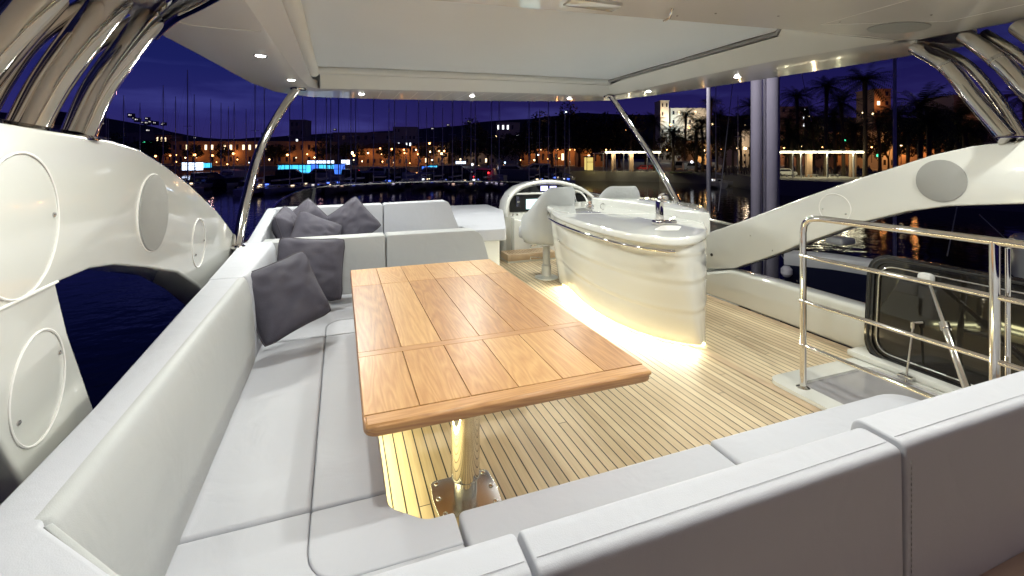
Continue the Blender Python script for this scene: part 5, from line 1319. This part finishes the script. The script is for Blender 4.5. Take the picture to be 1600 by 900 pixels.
def motorboat(u, D, label, s_=1, m='hull_w', rz=0, wz=None):
    t = thing('motor_boat', label, 'motor boat', gz(u, D, WATER_Z), -PSI + rz, 'motor boats moored in the harbour')
    bm = B(); V = []
    for k in range(9):
        x = -5 + k*1.25; w = 1.6 if k < 5 else 1.6*(1-((k-5)/3.3)**1.8); z = 1.3 + .06*k
        V.append([bm.verts.new(p) for p in ((x, -w, z), (x, -w*.85, .1), (x, 0, -.3), (x, w*.85, .1), (x, w, z))])
    for A, C in zip(V, V[1:]):
        for k in range(4): bm.faces.new((A[k], A[k+1], C[k+1], C[k]))
        bm.faces.new((A[0], C[0], C[4], A[4]))
    bm.faces.new(V[0]); bm.faces.new(V[-1]); finish('hull', bm, M[m], t, 40, local=True)
    bm = B(); prism(bm, [(-3, 1.3), (-2.8, 2.6), (.8, 2.7), (2.4, 1.5), (2.4, 1.3)], -1.15, 1.15, 'y', bev=.12); c = finish('cabin', bm, M[m], t, 40, local=True)
    bm = B(); prism(bm, [(-2.5, 1.8), (-2.4, 2.35), (.6, 2.4), (1.5, 1.8)], -1.165, 1.165, 'y'); finish('cabin_windows', bm, M['win_dark'], c, None, local=True)
    bm = B(); tube(bm, [(-2.5, -1, 2.6), (-2.2, -1, 3.5), (-2.2, 1, 3.5), (-2.5, 1, 2.6)], .05, 6); finish('radar_arch', bm, M['mast'], t, local=True)
    for ch in t.children: pass
    t.scale = (s_, s_, s_); return t
for u, D, s_, rz, m, lab in ((330, 95, 1.2, .5, 'hull_b', 'dark motor boat low behind the port wing edge'), (362, 105, 1.3, 2.6, 'hull_w', 'motor boat just left of the port pole foot'), (455, 120, 1.2, .2, 'hull_b', 'dark motor boat in front of the cyan kiosk'),
    (500, 125, 1.2, 3.0, 'hull_w', 'motor boat in front of the blue kiosk'), (552, 130, 1.1, .4, 'hull_b', 'dark motor boat right of the blue kiosk'), (590, 135, 1.3, 2.8, 'hull_w', 'motor boat below the brightest star-like lamp'),
    (625, 120, 1.3, .3, 'hull_b', 'dark blue motor boat left of the small turquoise cabin'), (672, 118, 1.4, 3.2, 'hull_w', 'motor boat below the small turquoise cabin'), (712, 115, 1.6, .1, 'hull_b', 'large dark motor yacht in the middle of the harbour'),
    (752, 120, 1.3, 2.9, 'hull_w', 'motor boat left of the helm console, red lights on it'), (800, 140, 1.5, .2, 'hull_w', 'white motor yacht above the helm console'), (838, 150, 1.6, 3.1, 'hull_w', 'white motor yacht left of the quay wall'),
    (862, 125, 1.3, .2, 'hull_b', 'dark motor boat by the quay wall corner')):
    motorboat(u, D, lab, s_, m, rz)
def harbor_lamp(u, v, D, m, r, lab):
    bm = B(); bmesh.ops.create_icosphere(bm, subdivisions=1, radius=r); o = finish('boat_lamp', bm, M[m], None); o.location = at(u, v, D); tag(o, lab, 'lamp', 'small lights among the moored boats')
for a in ((755, 270, 117, 'red_lamp', .32, 'larger red lamp on a boat left of the helm console'), (763, 270, 117, 'red_lamp', .25, 'smaller red lamp beside the larger one, left of the helm console'), (740, 276, 112, 'red_lamp', .14, 'tiny red lamp low over the water left of centre'),
          (561, 267, 140, 'red_lamp', .22, 'red lamp among boats right of the blue kiosk'), (789, 254, 150, 'globe_c', .25, 'small blue lamp above the helm console left side'), (800, 262, 150, 'globe_c', .22, 'small cool lamp above the middle of the helm console'),
          (738, 257, 150, 'win_white', .45, 'cool glint on a boat above the red lamps'), (225, 223, 300, 'green_lamp', .8, 'green lamp at far left above the port wing'), (234, 222, 300, 'green_lamp', .6, 'pale green lamp beside the green one at far left'),
          (1320, 219, 123, 'green_lamp', .25, 'green traffic light in front of the orange house'), (1372, 243, 110, 'green_lamp', .35, 'green traffic light beside the thin blue mast'), (415, 221, 260, 'win_white', .6, 'white light left of the port pole'),
          (1081, 253, 124, 'win_white', .4, 'small cyan-white sign light above the lawn')):
    harbor_lamp(*a)

k_ = 0; rr = random.Random(21)
for i in range(34):
    u = 205 + i*21.5 + rr.uniform(-7, 7)
    if u > 905: continue
    mname, cn = rr.choice([('globe_o', 'orange'), ('globe_o', 'orange'), ('win_lit', 'dim warm'), ('globe_w', 'warm white'), ('blue_lamp', 'blue')])
    k_ += 1; harbor_lamp(u, rr.uniform(246, 262), 175 + rr.uniform(-15, 30), mname, rr.uniform(.14, .30), f'small {cn} light low among the moored boats, {ORD[k_-1]} from left')

# ------------------------------------------------------------------ near masts, furled sail and the neighbouring boat
t = thing('furled_mast', 'large grey mast and furled sail pair standing right of centre', 'mast', gz(1195, 13, WATER_Z))
bm = B(); tube(bm, [gz(1206, 13, WATER_Z), gz(1206, 13, 4), gz(1206, 13, 14)], .195, 20); finish('furled_sail', bm, M['canvas'], t, 180)
bm = B(); tube(bm, [gz(1182, 13.2, WATER_Z), gz(1182, 13.2, 4), gz(1182, 13.2, 14)], .150, 20); finish('mast', bm, M['canvas'], t, 180)
bm = B(); tube(bm, [gz(1193.5, 12.9, WATER_Z), gz(1193.5, 12.9, 14)], .018, 8); finish('halyard', bm, M['wire'], t)
for u, r, D, lab in ((1107, .045, 11, 'slim grey mast standing between the starboard pole and the large grey mast'), (1398, .06, 18, 'thin blue-grey mast standing in front of the palms at right')):
    bm = B(); tube(bm, [gz(u, D, WATER_Z), gz(u, D, 3), gz(u, D, 14)], r, 10); o = finish('slim_mast', bm, M['mast'], None); place(o, gz(u, D, WATER_Z)); tag(o, lab, 'mast')
for a, b, lab in (((1252, 112, 20), (1268, 190, 20), 'thin slanting stay wire right of the large grey mast'), ((1146, 120, 18), (1122, 330, 14), 'thin stay wire slanting down left of the large grey mast')):
    bm = B(); tube(bm, [at(*a) + (at(*a)-at(*b))*.6, at(*b)], .012, 6); o = finish('stay_wire', bm, M['wire'], None); tag(o, lab, 'rigging wire')
def mast_fill_spot(a, b):  # added out-of-view spot that brightens the large grey mast
    L = bpy.data.lights.new('mast_fill_light', 'SPOT'); L.energy = 900; L.spot_size = R(50); L.spot_blend = .8; L.color = (.95, .9, 1); L.shadow_soft_size = .1
    o = bpy.data.objects.new('mast_fill_light', L); COL.objects.link(o); o.location = a; o.rotation_euler = (b - a).to_track_quat('-Z', 'Y').to_euler()
def neighbour():
    t = thing('neighbour_boat', 'moored neighbouring boat with a pale deck edge seen under the starboard wing', 'boat', gz(1450, 9.5, WATER_Z))
    P = [at(1225, 392, 8.2), at(1300, 398, 7.6), at(1400, 412, 7.0), at(1520, 430, 6.5), at(1700, 455, 6.0)]
    bm = B(); rows = []
    for p in P:
        out = Vector((.8, .6, 0)).normalized()
        rows.append([bm.verts.new(q) for q in (p + Vector((0, 0, -2.8)) + out*.25, p + Vector((0, 0, -.24)) - out*.02, p + Vector((0, 0, -.06)) - out*.05, p, p + out*.08 + Vector((0, 0, .01)), p + out*.14 + Vector((0, 0, -.1)), p + out*.4 + Vector((0, 0, -2.8)))])
    for A, C in zip(rows, rows[1:]):
        for k in range(len(A)-1): bm.faces.new((A[k], C[k], C[k+1], A[k+1]))
    for f in bm.faces:
        if f.calc_center_median().z < min(v.co.z for v in f.verts) + 9 and (max(v.co.z for v in f.verts) - min(v.co.z for v in f.verts)) > 1: f.material_index = 1
    finish('hull', bm, [M['hull_w'], M['hull_b']], t, 60)
    bm = B(); box(bm, 0, 1.2, 0, 1.0, -.3, .45, .15, 3, Matrix.Translation(at(1760, 440, 6.3)) @ Matrix.Rotation(.5, 4, 'Z')); finish('cabin', bm, M['paint_w'], t)
    for a, b in (((1218, 395, 9), (1268, 460, 7.8)), ((1226, 398, 9), (1246, 440, 8)), ((1500, 300, 9), (1480, 400, 8)), ((1530, 335, 9), (1600, 400, 8))): bm = B(); tube(bm, [at(*a), at(*b)], .010, 6); finish('rigging_line', bm, M['wire'], t)
    bm = B(); box(bm, -.08, .08, -.08, .08, -.06, .06, .01, 2, Matrix.Translation((5.2, 8.6, 7.5))); tube(bm, [(5.2, 8.6, 7.5), (5.6, 8.9, 7.5)], .03, 6); finish('added_lamp_body', bm, M['steel'], t); mast_fill_spot(Vector((5.2, 8.2, 6.6)), gz(1197, 13, 1.5))  # added lamp body, hidden above the hardtop, with the mast fill spot
    bm = B(); lathe(bm, [(.05, -.09), (.09, -.04), (.09, .04), (.05, .09)], at(1229, 424, 8), 12); finish('block', bm, M['canvas'], t)
    bm = B(); box(bm, 0, .35, 0, .3, 0, .12, .04, 3, Matrix.Translation(at(1316, 385, 7.6))); finish('deck_fitting', bm, M['paint_w'], t)
neighbour()
SC.frame_set(1)
